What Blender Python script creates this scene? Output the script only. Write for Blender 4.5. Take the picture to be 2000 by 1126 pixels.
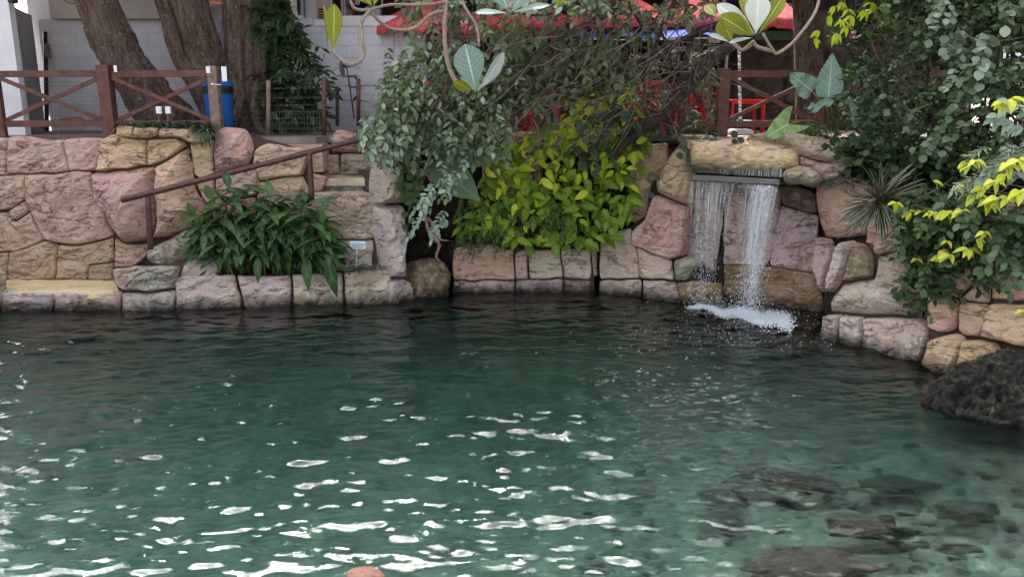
import bpy, math, random
import numpy as np
from mathutils import Vector, Matrix
random.seed(7)
RNG = np.random.default_rng(7)
for _o in list(bpy.data.objects):
    bpy.data.objects.remove(_o, do_unlink=True)
SC = bpy.context.scene
COL = SC.collection
PI = math.pi

# ------------------------------------------------------------------ camera, sky, sun, exposure
CAM = Vector((0.0, 0.0, 3.0))
PITCH = math.radians(13.1)
FPX = 1600.0
cam_data = bpy.data.cameras.new('camera')
cam_data.sensor_width = 36.0
cam_data.lens = 36.0 * FPX / 2000.0
cam_data.clip_start = 0.1
cam_data.clip_end = 3000
cam = bpy.data.objects.new('camera', cam_data)
COL.objects.link(cam)
cam.location = CAM
cam.rotation_euler = (math.radians(90) - PITCH, 0, 0)
SC.camera = cam

SUN_EL, SUN_AZ = 52.0, 340.0            # azimuth clockwise from +Y: high beyond the far bank, behind the trees
world = bpy.data.worlds.new('World')
SC.world = world
world.use_nodes = True
wn = world.node_tree.nodes
sky = wn.new('ShaderNodeTexSky')
sky.sky_type = 'NISHITA'
sky.sun_disc = False
sky.sun_elevation = math.radians(SUN_EL)
sky.sun_rotation = math.radians(SUN_AZ)
sky.air_density = 0.8
sky.dust_density = 8.0
sky.ozone_density = 0.6
wn['Background'].inputs['Strength'].default_value = 0.15
hsv = wn.new('ShaderNodeHueSaturation')         # thin high cloud greys the blue all over the sky
hsv.inputs['Saturation'].default_value = 0.28
world.node_tree.links.new(sky.outputs['Color'], hsv.inputs['Color'])
world.node_tree.links.new(hsv.outputs['Color'], wn['Background'].inputs['Color'])
sun_data = bpy.data.lights.new('sun', 'SUN')
sun_data.energy = 1.3
sun_data.angle = math.radians(12)
sun_data.color = (1.0, 0.93, 0.84)
sun = bpy.data.objects.new('sun', sun_data)
COL.objects.link(sun)
_el, _az = math.radians(SUN_EL), math.radians(SUN_AZ)
sd = Vector((math.sin(_az) * math.cos(_el), math.cos(_az) * math.cos(_el), math.sin(_el)))
sun.rotation_euler = sd.to_track_quat('Z', 'Y').to_euler()
SC.view_settings.view_transform = 'Standard'
SC.view_settings.look = 'None'
SC.view_settings.gamma = 1.0
SC.view_settings.use_curve_mapping = False
SC.view_settings.exposure = 2.55
SC.render.engine = 'CYCLES'
SC.cycles.use_denoising = True
SC.cycles.max_bounces = 10
SC.cycles.transparent_max_bounces = 16
SC.cycles.sample_clamp_indirect = 5.0
SC.cycles.blur_glossy = 0.3

# ------------------------------------------------------------------ helpers
CP, SP = math.cos(PITCH), math.sin(PITCH)
def ray(px, py):
    x = (px - 1000.0) / FPX
    y = -(py - 563.0) / FPX
    return Vector((x, CP + y * SP, -SP + y * CP))
def P(px, py, Y):
    d = ray(px, py)
    return CAM + d * (Y / d.y)
def Pz(px, py, z):
    d = ray(px, py)
    return CAM + d * ((z - CAM.z) / d.z)
def proj(v):
    r = np.asarray(v, float) - np.array(CAM)
    cy = r[..., 1] * CP - r[..., 2] * SP
    up = r[..., 1] * SP + r[..., 2] * CP
    return 1000 + FPX * r[..., 0] / cy, 563 - FPX * up / cy
class Flat:
    def __init__(s, z): s.o = Vector((0, 0, z)); s.u = Vector((1, 0, 0)); s.v = Vector((0, 1, 0)); s.n = Vector((0, 0, 1))
    def hit(s, px, py):
        d = ray(px, py); return CAM + d * ((s.o.z - CAM.z) / d.z)
    def uv(s, px, py):
        h = s.hit(px, py); return (h.x, h.y)
    def at(s, u, v, h=0): return s.o + s.u * u + s.v * v + s.n * h
class Raw(Flat):
    def uv(s, x, y): return (x, y)
class Plane:
    def __init__(s, A, B, lean=0.0):
        s.o = Vector(A)
        s.u = (Vector(B) - Vector(A)); s.u.z = 0; s.u.normalize()
        nh = Vector((s.u.y, -s.u.x, 0))
        if nh.dot(CAM - s.o) < 0: nh = -nh
        s.v = (Vector((0, 0, 1)) - nh * lean).normalized()
        s.n = s.u.cross(s.v).normalized()
        if s.n.dot(nh) < 0: s.n = -s.n
    def hit(s, px, py):
        d = ray(px, py)
        t = (s.o - CAM).dot(s.n) / d.dot(s.n)
        return CAM + d * t
    def uv(s, px, py):
        h = s.hit(px, py) - s.o
        return (h.dot(s.u), h.dot(s.v))
    def at(s, u, v, h=0):
        return s.o + s.u * u + s.v * v + s.n * h

def _hash(ix, iy, seed):
    h = (ix.astype(np.int64) * 374761393 + iy.astype(np.int64) * 668265263 + seed * 1442695041) & 0xffffffff
    h = ((h ^ (h >> 13)) * 1274126177) & 0xffffffff
    h = h ^ (h >> 16)
    return (h & 0xffff) / 65535.0
def vnoise(x, y, seed=0):
    x = np.asarray(x, float); y = np.asarray(y, float)
    ix = np.floor(x); iy = np.floor(y)
    fx = x - ix; fy = y - iy
    fx = fx * fx * fx * (fx * (fx * 6 - 15) + 10); fy = fy * fy * fy * (fy * (fy * 6 - 15) + 10)
    a = _hash(ix, iy, seed); b = _hash(ix + 1, iy, seed)
    c = _hash(ix, iy + 1, seed); d = _hash(ix + 1, iy + 1, seed)
    return (a + (b - a) * fx) * (1 - fy) + (c + (d - c) * fx) * fy
def fbm(x, y, seed=0, oct=4):
    r = 0; a = 0.5; f = 1.0
    for i in range(oct):
        r = r + a * (vnoise(x * f, y * f, seed + i * 17) - 0.5)
        a *= 0.5; f *= 2.03
    return r

def mesh_np(name, verts, faces, uv=None, smooth=True, rnd=None):
    """verts (n,3); faces (m,k) all of one size; uv per vertex; rnd per vertex"""
    verts = np.asarray(verts, np.float32); faces = np.asarray(faces, np.int32)
    me = bpy.data.meshes.new(name)
    me.vertices.add(len(verts)); me.vertices.foreach_set('co', verts.ravel())
    k = faces.shape[1]
    me.loops.add(faces.size); me.loops.foreach_set('vertex_index', faces.ravel())
    me.polygons.add(len(faces))
    me.polygons.foreach_set('loop_start', np.arange(0, faces.size, k, dtype=np.int32))
    me.polygons.foreach_set('loop_total', np.full(len(faces), k, np.int32))
    if smooth: me.polygons.foreach_set('use_smooth', np.ones(len(faces), bool))
    if uv is not None:
        l = me.uv_layers.new(name='UVMap')
        l.data.foreach_set('uv', np.asarray(uv, np.float32)[faces.ravel()].ravel())
    if rnd is not None:
        at = me.attributes.new('rnd', 'FLOAT', 'POINT')
        at.data.foreach_set('value', np.asarray(rnd, np.float32))
    me.update(calc_edges=True)
    return me

def link(name, me, mat, parent=None, kind=None, loc=None):
    o = bpy.data.objects.new(name, me)
    COL.objects.link(o)
    if mat is not None and me is not None and not me.materials: me.materials.append(mat)
    if parent is not None:
        o.parent = parent
        o.location = -parent.location if loc is None else Vector(loc) - parent.location
    elif loc is not None: o.location = loc
    if kind: o['kind'] = kind
    return o
def thing(name, label, cat, loc=(0, 0, 0), group=None):
    o = bpy.data.objects.new(name, None)
    COL.objects.link(o); o.location = Vector(loc); o.empty_display_size = 0.2
    o['label'] = label; o['category'] = cat
    if group: o['group'] = group
    return o
def tag(o, label, cat, group=None):
    o['label'] = label; o['category'] = cat
    if group: o['group'] = group
    return o

class MB:
    """collects quads / tris polygons in plain python"""
    def __init__(s): s.v = []; s.f = []
    def box(s, c, size, rot=None, taper=1.0, bevel=0.0):
        c = Vector(c); hx, hy, hz = size[0] / 2, size[1] / 2, size[2] / 2
        M = rot if rot is not None else Matrix.Identity(3)
        b = min(bevel, hx * .8, hy * .8, hz * .8)
        if b <= 0:
            n = len(s.v)
            for z in (-1, 1):
                t = taper if z > 0 else 1
                for x, y in ((-1, -1), (1, -1), (1, 1), (-1, 1)):
                    s.v.append(c + M @ Vector((x * hx * t, y * hy * t, z * hz)))
            s.f += [(n, n + 3, n + 2, n + 1), (n + 4, n + 5, n + 6, n + 7), (n, n + 1, n + 5, n + 4),
                    (n + 1, n + 2, n + 6, n + 5), (n + 2, n + 3, n + 7, n + 6), (n + 3, n, n + 4, n + 7)]
        else:
            n = len(s.v); rings = ((-hz, b), (-hz + b, 0), (hz - b, 0), (hz, b))
            for z, ins in rings:
                t = taper if z > 0 else 1
                X, Y = hx * t - ins, hy * t - ins
                k = b if ins == 0 else b * .5
                for x, y in ((-X + k, -Y), (X - k, -Y), (X, -Y + k), (X, Y - k), (X - k, Y), (-X + k, Y), (-X, Y - k), (-X, -Y + k)):
                    s.v.append(c + M @ Vector((x, y, z)))
            s.f.append(tuple(n + 7 - i for i in range(8)))
            for r in range(3):
                for i in range(8):
                    a = n + r * 8 + i; bb = n + r * 8 + (i + 1) % 8
                    s.f.append((a, bb, bb + 8, a + 8))
            s.f.append(tuple(n + 24 + i for i in range(8)))
    def bar(s, a, b, w, t, up=(0, 0, 1), bevel=0.004):
        a = Vector(a); b = Vector(b); d = b - a; L = d.length; d.normalize()
        up = Vector(up)
        x = d.cross(up)
        if x.length < 1e-4: x = d.cross(Vector((0, 1, 0)))
        x.normalize(); y = x.cross(d)
        M = Matrix((x, y, d)).transposed()
        s.box((a + b) / 2, (t, w, L), M, bevel=bevel)
    def build(s, name, mat, parent=None, kind=None, smooth=False, loc=None):
        me = bpy.data.meshes.new(name)
        me.from_pydata([tuple(v) for v in s.v], [], s.f)
        me.validate()
        if smooth: me.polygons.foreach_set('use_smooth', [True] * len(me.polygons))
        return link(name, me, mat, parent, kind, loc)

def catmull(pts, rad, sub=6):
    pts = [Vector(p) for p in pts]
    P_ = [pts[0] * 2 - pts[1]] + pts + [pts[-1] * 2 - pts[-2]]
    R_ = [rad[0]] + list(rad) + [rad[-1]]
    out, ro = [], []
    for i in range(1, len(P_) - 2):
        for k in range(sub):
            t = k / sub
            p0, p1, p2, p3 = P_[i - 1:i + 3]
            out.append(0.5 * ((2 * p1) + (p2 - p0) * t + (2 * p0 - 5 * p1 + 4 * p2 - p3) * t * t + (3 * p1 - p0 - 3 * p2 + p3) * t ** 3))
            ro.append(R_[i] + (R_[i + 1] - R_[i]) * t)
    out.append(pts[-1]); ro.append(rad[-1])
    return out, ro
def tube_arrays(pts, rad, seg=8, sub=6, rough=0.0, ribs=0, seed=0, curve=True):
    if curve and len(pts) > 2: pts, rad = catmull(pts, rad, sub)
    pts = [Vector(p) for p in pts]
    n = len(pts); V = np.zeros((n * seg + 2, 3)); F = []
    side = None
    for i, p in enumerate(pts):
        t = (pts[min(i + 1, n - 1)] - pts[max(i - 1, 0)]).normalized()
        if side is None:
            side = t.cross(Vector((0.13, 0.9, 0.2)))
            if side.length < .05: side = t.cross(Vector((1, 0, 0)))
        side = (side - t * side.dot(t)).normalized(); up = t.cross(side)
        a = np.arange(seg) / seg * 2 * PI
        r = np.full(seg, rad[i])
        if rough:
            r = r * (1 + rough * (2.2 * fbm(np.cos(a) * 2.2 + i * .28 + seed * 7, np.sin(a) * 2.2 + i * 0.22, seed, 4)))
        if ribs:
            r = r * (1 + 0.07 * np.sin(a * ribs + seed + i * .05 * math.sin(seed)))
        V[i * seg:(i + 1) * seg] = np.array(p)[None] + np.outer(np.cos(a) * r, np.array(side)) + np.outer(np.sin(a) * r, np.array(up))
    V[-2] = pts[0]; V[-1] = pts[-1]
    for i in range(n - 1):
        for k in range(seg):
            a = i * seg + k; b = i * seg + (k + 1) % seg
            F.append((a, b, b + seg, a + seg))
    for k in range(seg):
        F.append((n * seg, (k + 1) % seg, k, k)); F.append((n * seg + 1, (n - 1) * seg + k, (n - 1) * seg + (k + 1) % seg, (n - 1) * seg + (k + 1) % seg))
    return V, F
class Tubes:
    def __init__(s): s.V = []; s.F = []; s.n = 0
    def add(s, pts, rad, **k):
        if not hasattr(rad, '__len__'): rad = [rad] * len(pts)
        V, F = tube_arrays(pts, rad, **k)
        s.V.append(V); s.F += [tuple(i + s.n for i in f) for f in F]; s.n += len(V)
    def build(s, name, mat, parent=None, kind=None):
        me = bpy.data.meshes.new(name)
        V = np.concatenate(s.V)
        fs = [tuple(dict.fromkeys(f)) for f in s.F]
        me.from_pydata(V.tolist(), [], fs)
        me.polygons.foreach_set('use_smooth', [True] * len(me.polygons))
        me.update()
        return link(name, me, mat, parent, kind)
def tube(name, pts, rad, mat, parent=None, kind=None, **k):
    t = Tubes(); t.add(pts, rad, **k); return t.build(name, mat, parent, kind)

# ------------------------------------------------------------------ materials
def nt(name):
    m = bpy.data.materials.new(name); m.use_nodes = True
    return m, m.node_tree, m.node_tree.nodes['Principled BSDF']
def N(t, kind, **kw):
    n = t.nodes.new('ShaderNode' + kind)
    for k, v in kw.items():
        if k.startswith('i_'):
            key = k[2:]
            n.inputs[int(key) if key.isdigit() else key.replace('_', ' ')].default_value = v
        else: setattr(n, k, v)
    return n
def mixc(t, fac, a, b, mode='MIX'):
    n = t.nodes.new('ShaderNodeMix'); n.data_type = 'RGBA'; n.blend_type = mode
    for sock, v in ((n.inputs[0], fac), (n.inputs[6], a), (n.inputs[7], b)):
        if isinstance(v, (int, float)): sock.default_value = v
        elif isinstance(v, tuple): sock.default_value = (*v[:3], 1)
        else: t.links.new(v, sock)
    return n.outputs[2]
def ramp(t, fac, stops):
    n = t.nodes.new('ShaderNodeValToRGB'); t.links.new(fac, n.inputs[0])
    e = n.color_ramp.elements
    while len(e) < len(stops): e.new(0.5)
    for i, (p, c) in enumerate(stops):
        e[i].position = p
        e[i].color = (*c[:3], 1) if isinstance(c, tuple) else (c, c, c, 1)
    return n.outputs[0]
def math_(t, op, a, b=None, c=None, clamp=False):
    n = t.nodes.new('ShaderNodeMath'); n.operation = op; n.use_clamp = clamp
    for i, v in enumerate((a, b, c)):
        if v is None: continue
        if isinstance(v, (int, float)): n.inputs[i].default_value = v
        else: t.links.new(v, n.inputs[i])
    return n.outputs[0]
def noise(t, vec, scale, detail=5, rough=.55, dist=0.0, col=False):
    n = N(t, 'TexNoise'); n.inputs['Scale'].default_value = scale; n.inputs['Detail'].default_value = detail
    n.inputs['Roughness'].default_value = rough; n.inputs['Distortion'].default_value = dist
    if vec is not None: t.links.new(vec, n.inputs['Vector'])
    return n.outputs['Color' if col else 'Fac']
def pos(t, scale=None, rot=None):
    g = N(t, 'NewGeometry')
    if scale is None: return g.outputs['Position']
    m = N(t, 'Mapping'); m.inputs['Scale'].default_value = scale
    if rot: m.inputs['Rotation'].default_value = rot
    t.links.new(g.outputs['Position'], m.inputs['Vector'])
    return m.outputs['Vector']
def bump(t, bs, h, dist=.01, strength=1.0):
    b = N(t, 'Bump'); b.inputs['Distance'].default_value = dist; b.inputs['Strength'].default_value = strength
    t.links.new(h, b.inputs['Height']); t.links.new(b.outputs['Normal'], bs.inputs['Normal'])
def simple(name, col, rough=.6, var=.12, scale=8, bmp=.003, metal=0.0, spec=.4):
    m, t, b = nt(name)
    nz = noise(t, pos(t), scale, 6)
    lo = tuple(c * (1 - var * 1.6) for c in col); hi = tuple(min(1, c * (1 + var)) for c in col)
    t.links.new(ramp(t, nz, [(.3, lo), (.7, hi)]), b.inputs['Base Color'])
    b.inputs['Roughness'].default_value = rough; b.inputs['Metallic'].default_value = metal
    b.inputs['Specular IOR Level'].default_value = spec
    if bmp: bump(t, b, noise(t, pos(t), scale * 8, 5), bmp)
    return m

def rock_material(name, strat=False):
    m, t, b = nt(name)
    oi = N(t, 'ObjectInfo')
    p = pos(t)
    wob = noise(t, p, 1.6, 4, .6)
    big = noise(t, p, .9, 3, .5)
    tint = oi.outputs['Color']
    # ochre and rose patches over each stone's own tint
    warm = mixc(t, ramp(t, big, [(.44, 0.0), (.64, .5)]), tint, (.68, .47, .31), 'MIX')
    rose = mixc(t, ramp(t, noise(t, p, 2.3, 4), [(.48, 0.0), (.66, .45)]), warm, (.56, .33, .27))
    pale = mixc(t, ramp(t, noise(t, p, 5.0, 8, .68), [(.5, 0.0), (.66, .6)]), rose, (.68, .60, .53))
    # slanting strokes of darker wash; their contrast stands in for crease shade
    mp = N(t, 'Mapping'); mp.inputs['Rotation'].default_value = (0.0, -.5, 0.3); mp.inputs['Scale'].default_value = (1.7, 1.7, 7.0)
    wp = N(t, 'VectorMath', operation='ADD'); t.links.new(p, wp.inputs[0])
    wc = N(t, 'VectorMath', operation='SCALE'); wc.inputs['Scale'].default_value = .35
    t.links.new(noise(t, p, 1.3, 3, .5, 0, True), wc.inputs[0]); t.links.new(wc.outputs[0], wp.inputs[1])
    t.links.new(wp.outputs[0], mp.inputs['Vector'])
    st = noise(t, mp.outputs['Vector'], 1.6, 7, .62)
    stroke = mixc(t, ramp(t, st, [(.37, .7), (.41, 0.0)]), pale, (.30, .17, .13))
    # short carved nicks, shade painted in: thin contour lines of a stretched noise
    mp2 = N(t, 'Mapping'); mp2.inputs['Rotation'].default_value = (0.0, -.75, 0.2); mp2.inputs['Scale'].default_value = (2.6, 2.6, 9.0)
    t.links.new(wp.outputs[0], mp2.inputs['Vector'])
    nk = noise(t, mp2.outputs['Vector'], 1.0, 3, .5)
    nkl = math_(t, 'ABSOLUTE', math_(t, 'SUBTRACT', nk, .47))
    nkm = ramp(t, noise(t, p, 3.1, 3), [(.46, 0.0), (.56, 1.0)])
    nick = math_(t, 'MULTIPLY', ramp(t, nkl, [(.0, 1.0), (.03, 0.0)]), nkm)
    stroke = mixc(t, math_(t, 'MULTIPLY', nick, .8), stroke, (.14, .075, .06))
    grain = noise(t, p, 38, 6, .7)
    gr = mixc(t, ramp(t, grain, [(.34, .4), (.44, 0.0)]), stroke, (.13, .09, .075))
    # moss amount from the object's alpha
    ms = noise(t, p, 4.2, 8, .7)
    ma = math_(t, 'MULTIPLY', math_(t, 'MULTIPLY', oi.outputs['Alpha'], .6), ramp(t, ms, [(.38, 0.0), (.56, 1.0)]))
    mcol = ramp(t, noise(t, p, 17, 5), [(.3, (.07, .07, .025)), (.7, (.20, .19, .05))])
    mossy = mixc(t, ma, gr, mcol)
    # damp algae band that grows just above the water line
    sp = N(t, 'SeparateXYZ'); t.links.new(p, sp.inputs[0])
    zz = math_(t, 'ADD', sp.outputs['Z'], math_(t, 'MULTIPLY', math_(t, 'SUBTRACT', noise(t, p, 5, 7, .7), .5), .34))
    band = ramp(t, zz, [(.01, .95), (.10, 0.55), (.2, 0.0)])
    fin = mixc(t, band, mossy, (.030, .026, .020))
    t.links.new(fin, b.inputs['Base Color'])
    t.links.new(ramp(t, band, [(0, .78), (1, .35)]), b.inputs['Roughness'])
    b.inputs['Specular IOR Level'].default_value = .3
    h1 = math_(t, 'SUBTRACT', math_(t, 'ADD', math_(t, 'MULTIPLY', st, 1.15), math_(t, 'MULTIPLY', noise(t, p, 14, 9, .68), 1.0)), math_(t, 'MULTIPLY', nick, .35))
    bump(t, b, h1, .07, 1.0)
    return m

def leaf_material(name, c1, c2, vein=None, rough=.42, trans=.25, nveins=9, edge=None, mot=0.0, back=None):
    """c1..c2: range over the plant's leaves; vein: colour of midrib and side veins laid out on the leaf's own UV"""
    m, t, b = nt(name)
    oi = N(t, 'ObjectInfo')
    at = N(t, 'Attribute'); at.attribute_name = 'rnd'
    r = math_(t, 'FRACT', math_(t, 'ADD', oi.outputs['Random'], at.outputs['Fac']))
    col = ramp(t, r, [(0.0, c1), (1.0, c2)])
    uvn = N(t, 'UVMap'); sep = N(t, 'SeparateXYZ'); t.links.new(uvn.outputs[0], sep.inputs[0])
    u, v = sep.outputs['X'], sep.outputs['Y']          # u across -1..1, v along 0..1
    au = math_(t, 'ABSOLUTE', u)
    if back is not None:
        g = N(t, 'NewGeometry'); col = mixc(t, g.outputs['Backfacing'], col, back)
    if vein is not None:
        mid = ramp(t, au, [(.035, 1.0), (.075, 0.0)])
        w = math_(t, 'FRACT', math_(t, 'MULTIPLY', math_(t, 'SUBTRACT', v, math_(t, 'MULTIPLY', au, .22)), nveins))
        lat = ramp(t, math_(t, 'ABSOLUTE', math_(t, 'SUBTRACT', w, .5)), [(.0, .55), (.09, 0.0)])
        col = mixc(t, math_(t, 'MAXIMUM', mid, lat), col, vein)
    if edge is not None:
        col = mixc(t, ramp(t, au, [(.62, 0.0), (.74, 1.0)]), col, edge)
    if mot: col = mixc(t, ramp(t, noise(t, pos(t), 30, 4), [(.45, 0.0), (.7, mot)]), col, tuple(x * .45 for x in c1))
    t.links.new(col, b.inputs['Base Color'])
    b.inputs['Roughness'].default_value = rough
    b.inputs['Specular IOR Level'].default_value = .22
    tr = N(t, 'BsdfTranslucent'); t.links.new(mixc(t, .35, col, (.5, .6, .1), 'MULTIPLY') if False else col, tr.inputs['Color'])
    mx = N(t, 'MixShader'); mx.inputs[0].default_value = trans
    t.links.new(b.outputs[0], mx.inputs[1]); t.links.new(tr.outputs[0], mx.inputs[2])
    t.links.new(mx.outputs[0], t.nodes['Material Output'].inputs['Surface'])
    return m

def mottled(name, cs, sc=3.0, bmp=.04, rough=.9):
    m, t, b = nt(name)
    n1 = noise(t, pos(t), sc, 9, .7)
    t.links.new(ramp(t, n1, cs), b.inputs['Base Color']); b.inputs['Roughness'].default_value = rough
    bump(t, b, noise(t, pos(t), sc * 3, 8, .7), bmp)
    return m
M = {}
M['rock'] = rock_material('artificial_rock')
M['mortar'] = simple('joint_mortar', (.075, .045, .04), .9, .3, 10)
M['soil'] = simple('soil', (.07, .045, .03), .95, .4, 14, .02)
M['dirt_bank'] = simple('damp_earth', (.035, .026, .02), .95, .5, 5, .03)
M['paving'] = simple('worn_paving', (.20, .165, .145), .85, .2, 3, .004)
M['fence'] = simple('stained_timber', (.115, .045, .036), .55, .3, 12, .003)
M['fence_grey'] = simple('weathered_timber', (.21, .145, .12), .8, .3, 12, .004)
M['rail'] = simple('brown_rail_paint', (.085, .038, .034), .42, .3, 20, .003)
M['white_wall'] = simple('white_limewash', (.66, .66, .72), .85, .08, 2.5, .003)
M['white_block'] = simple('painted_block', (.60, .59, .645), .85, .07, 3, .003)
M['grey_wall'] = simple('grey_render', (.32, .30, .31), .85, .1, 3, .003)
M['beige'] = simple('beige_render', (.44, .40, .37), .85, .06, 2, .002)
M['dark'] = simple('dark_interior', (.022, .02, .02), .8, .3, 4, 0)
M['dark_red'] = simple('dark_red_paint', (.16, .02, .02), .5, .2, 4, 0)
M['green_panel'] = simple('green_panel_paint', (.045, .09, .055), .6, .2, 4, .002)
M['glass_dark'] = simple('dark_window_glass', (.015, .018, .022), .08, .1, 2, 0, spec=.6)
M['white_paint'] = simple('white_paint', (.75, .76, .78), .45, .05, 6, 0)
M['brick'] = simple('red_brick', (.36, .15, .11), .85, .25, 9, .004)
M['red_plastic'] = simple('red_plastic', (.62, .008, .012), .32, .08, 3, 0, spec=.5)
M['red_cloth'] = mottled('red_canopy_cloth', [(.3, (.55, .03, .05)), (.5, (.74, .09, .12)), (.7, (.85, .26, .28))], 2.5, .02, .75)
M['blue_tarp'] = simple('blue_tarpaulin', (.012, .10, .55), .5, .15, 3, .004)
M['blue_bin'] = simple('blue_bin_plastic', (.008, .09, .36), .38, .1, 4, 0, spec=.5)
M['black_bag'] = simple('black_bin_bag', (.012, .012, .014), .35, .2, 20, .004)
M['wet_metal'] = simple('dark_wet_metal', (.06, .06, .06), .2, .3, 14, .003, metal=.3, spec=.6)
M['metal'] = simple('dull_steel', (.24, .24, .24), .45, .2, 10, .001, metal=.6)
M['wire'] = simple('thin_wire', (.19, .17, .16), .6, .2, 10, 0)
M['bark'] = None
M['twig'] = simple('twig_bark', (.16, .12, .095), .85, .35, 30, .002)
M['twig_dark'] = simple('dark_twig_bark', (.055, .042, .036), .85, .35, 30, .002)
M['pale_twig'] = simple('pale_ringed_bark', (.23, .175, .14), .8, .3, 40, .003)
M['stem'] = simple('green_stem', (.11, .16, .035), .5, .3, 12, 0)
M['red_stem'] = simple('purple_stem', (.09, .04, .04), .5, .3, 12, 0)
M['brown_wall'] = None

def bark_material():
    m, t, b = nt('grey_brown_bark')
    pv = pos(t, (9, 9, 2.0))
    n1 = noise(t, pv, 1.6, 9, .78); n2 = noise(t, pos(t), 2.0, 5, .6)
    c = ramp(t, n1, [(.34, (.04, .026, .021)), (.5, (.15, .10, .08)), (.66, (.30, .22, .18))])
    c = mixc(t, ramp(t, n2, [(.45, 0.0), (.7, .5)]), c, (.20, .165, .15))
    c = mixc(t, ramp(t, noise(t, pos(t), 22, 6, .7), [(.58, 0.0), (.64, .7)]), c, (.46, .42, .38))
    t.links.new(c, b.inputs['Base Color']); b.inputs['Roughness'].default_value = .9
    b.inputs['Specular IOR Level'].default_value = .2
    bump(t, b, math_(t, 'ADD', n1, math_(t, 'MULTIPLY', noise(t, pos(t, (1, 1, .5)), 30, 6, .7), .5)), .14)
    return m
M['bark'] = bark_material()
M['brown_wall'] = mottled('old_earth_wall', [(.3, (.018, .013, .011)), (.5, (.07, .05, .042)), (.68, (.14, .10, .085)), (.8, (.10, .09, .06))], 2.2)
M['shore_rock'] = mottled('wet_shore_rock', [(.34, (.004, .004, .0035)), (.5, (.018, .017, .013)), (.6, (.05, .052, .032)), (.71, (.24, .23, .15))], 9, .09, .55)
M['sunk_rock'] = mottled('algae_covered_rock', [(.3, (.006, .007, .006)), (.55, (.018, .017, .014)), (.75, (.05, .04, .03))], 4, .05, .6)
M['pool_bed'] = mottled('silty_pool_bed', [(.28, (.025, .03, .024)), (.45, (.07, .088, .072)), (.58, (.125, .15, .125)), (.72, (.25, .29, .24))], 3.0, .02, .9)
M['red_stone'] = mottled('reddish_stone', [(.3, (.08, .03, .02)), (.7, (.20, .09, .06))], 6, .02, .6)
# ------------------------------------------------------------------ stone builder
def chaikin(pts, n=1):
    for _ in range(n):
        out = []
        for i in range(len(pts)):
            a = np.array(pts[i]); b = np.array(pts[(i + 1) % len(pts)])
            out += [a * .82 + b * .18, a * .18 + b * .82]
        pts = out
    return pts
def poly_dist(px, py, poly):
    """signed distance (positive inside) and nearest boundary point"""
    Q = np.asarray(poly); A = Q; B = np.roll(Q, -1, 0)
    best = np.full(px.shape, 1e9); nx = np.zeros_like(px); ny = np.zeros_like(py)
    ins = np.zeros(px.shape, bool)
    for (ax, ay), (bx, by) in zip(A, B):
        dx, dy = bx - ax, by - ay
        L2 = dx * dx + dy * dy + 1e-12
        t = np.clip(((px - ax) * dx + (py - ay) * dy) / L2, 0, 1)
        cx = ax + t * dx; cy = ay + t * dy
        d = np.hypot(px - cx, py - cy)
        k = d < best
        best = np.where(k, d, best); nx = np.where(k, cx, nx); ny = np.where(k, cy, ny)
        cr = ((ay > py) != (by > py)) & (px < (bx - ax) * (py - ay) / (by - ay + 1e-12) + ax)
        ins ^= cr
    return np.where(ins, best, -best), nx, ny
_ss = [0]
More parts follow.
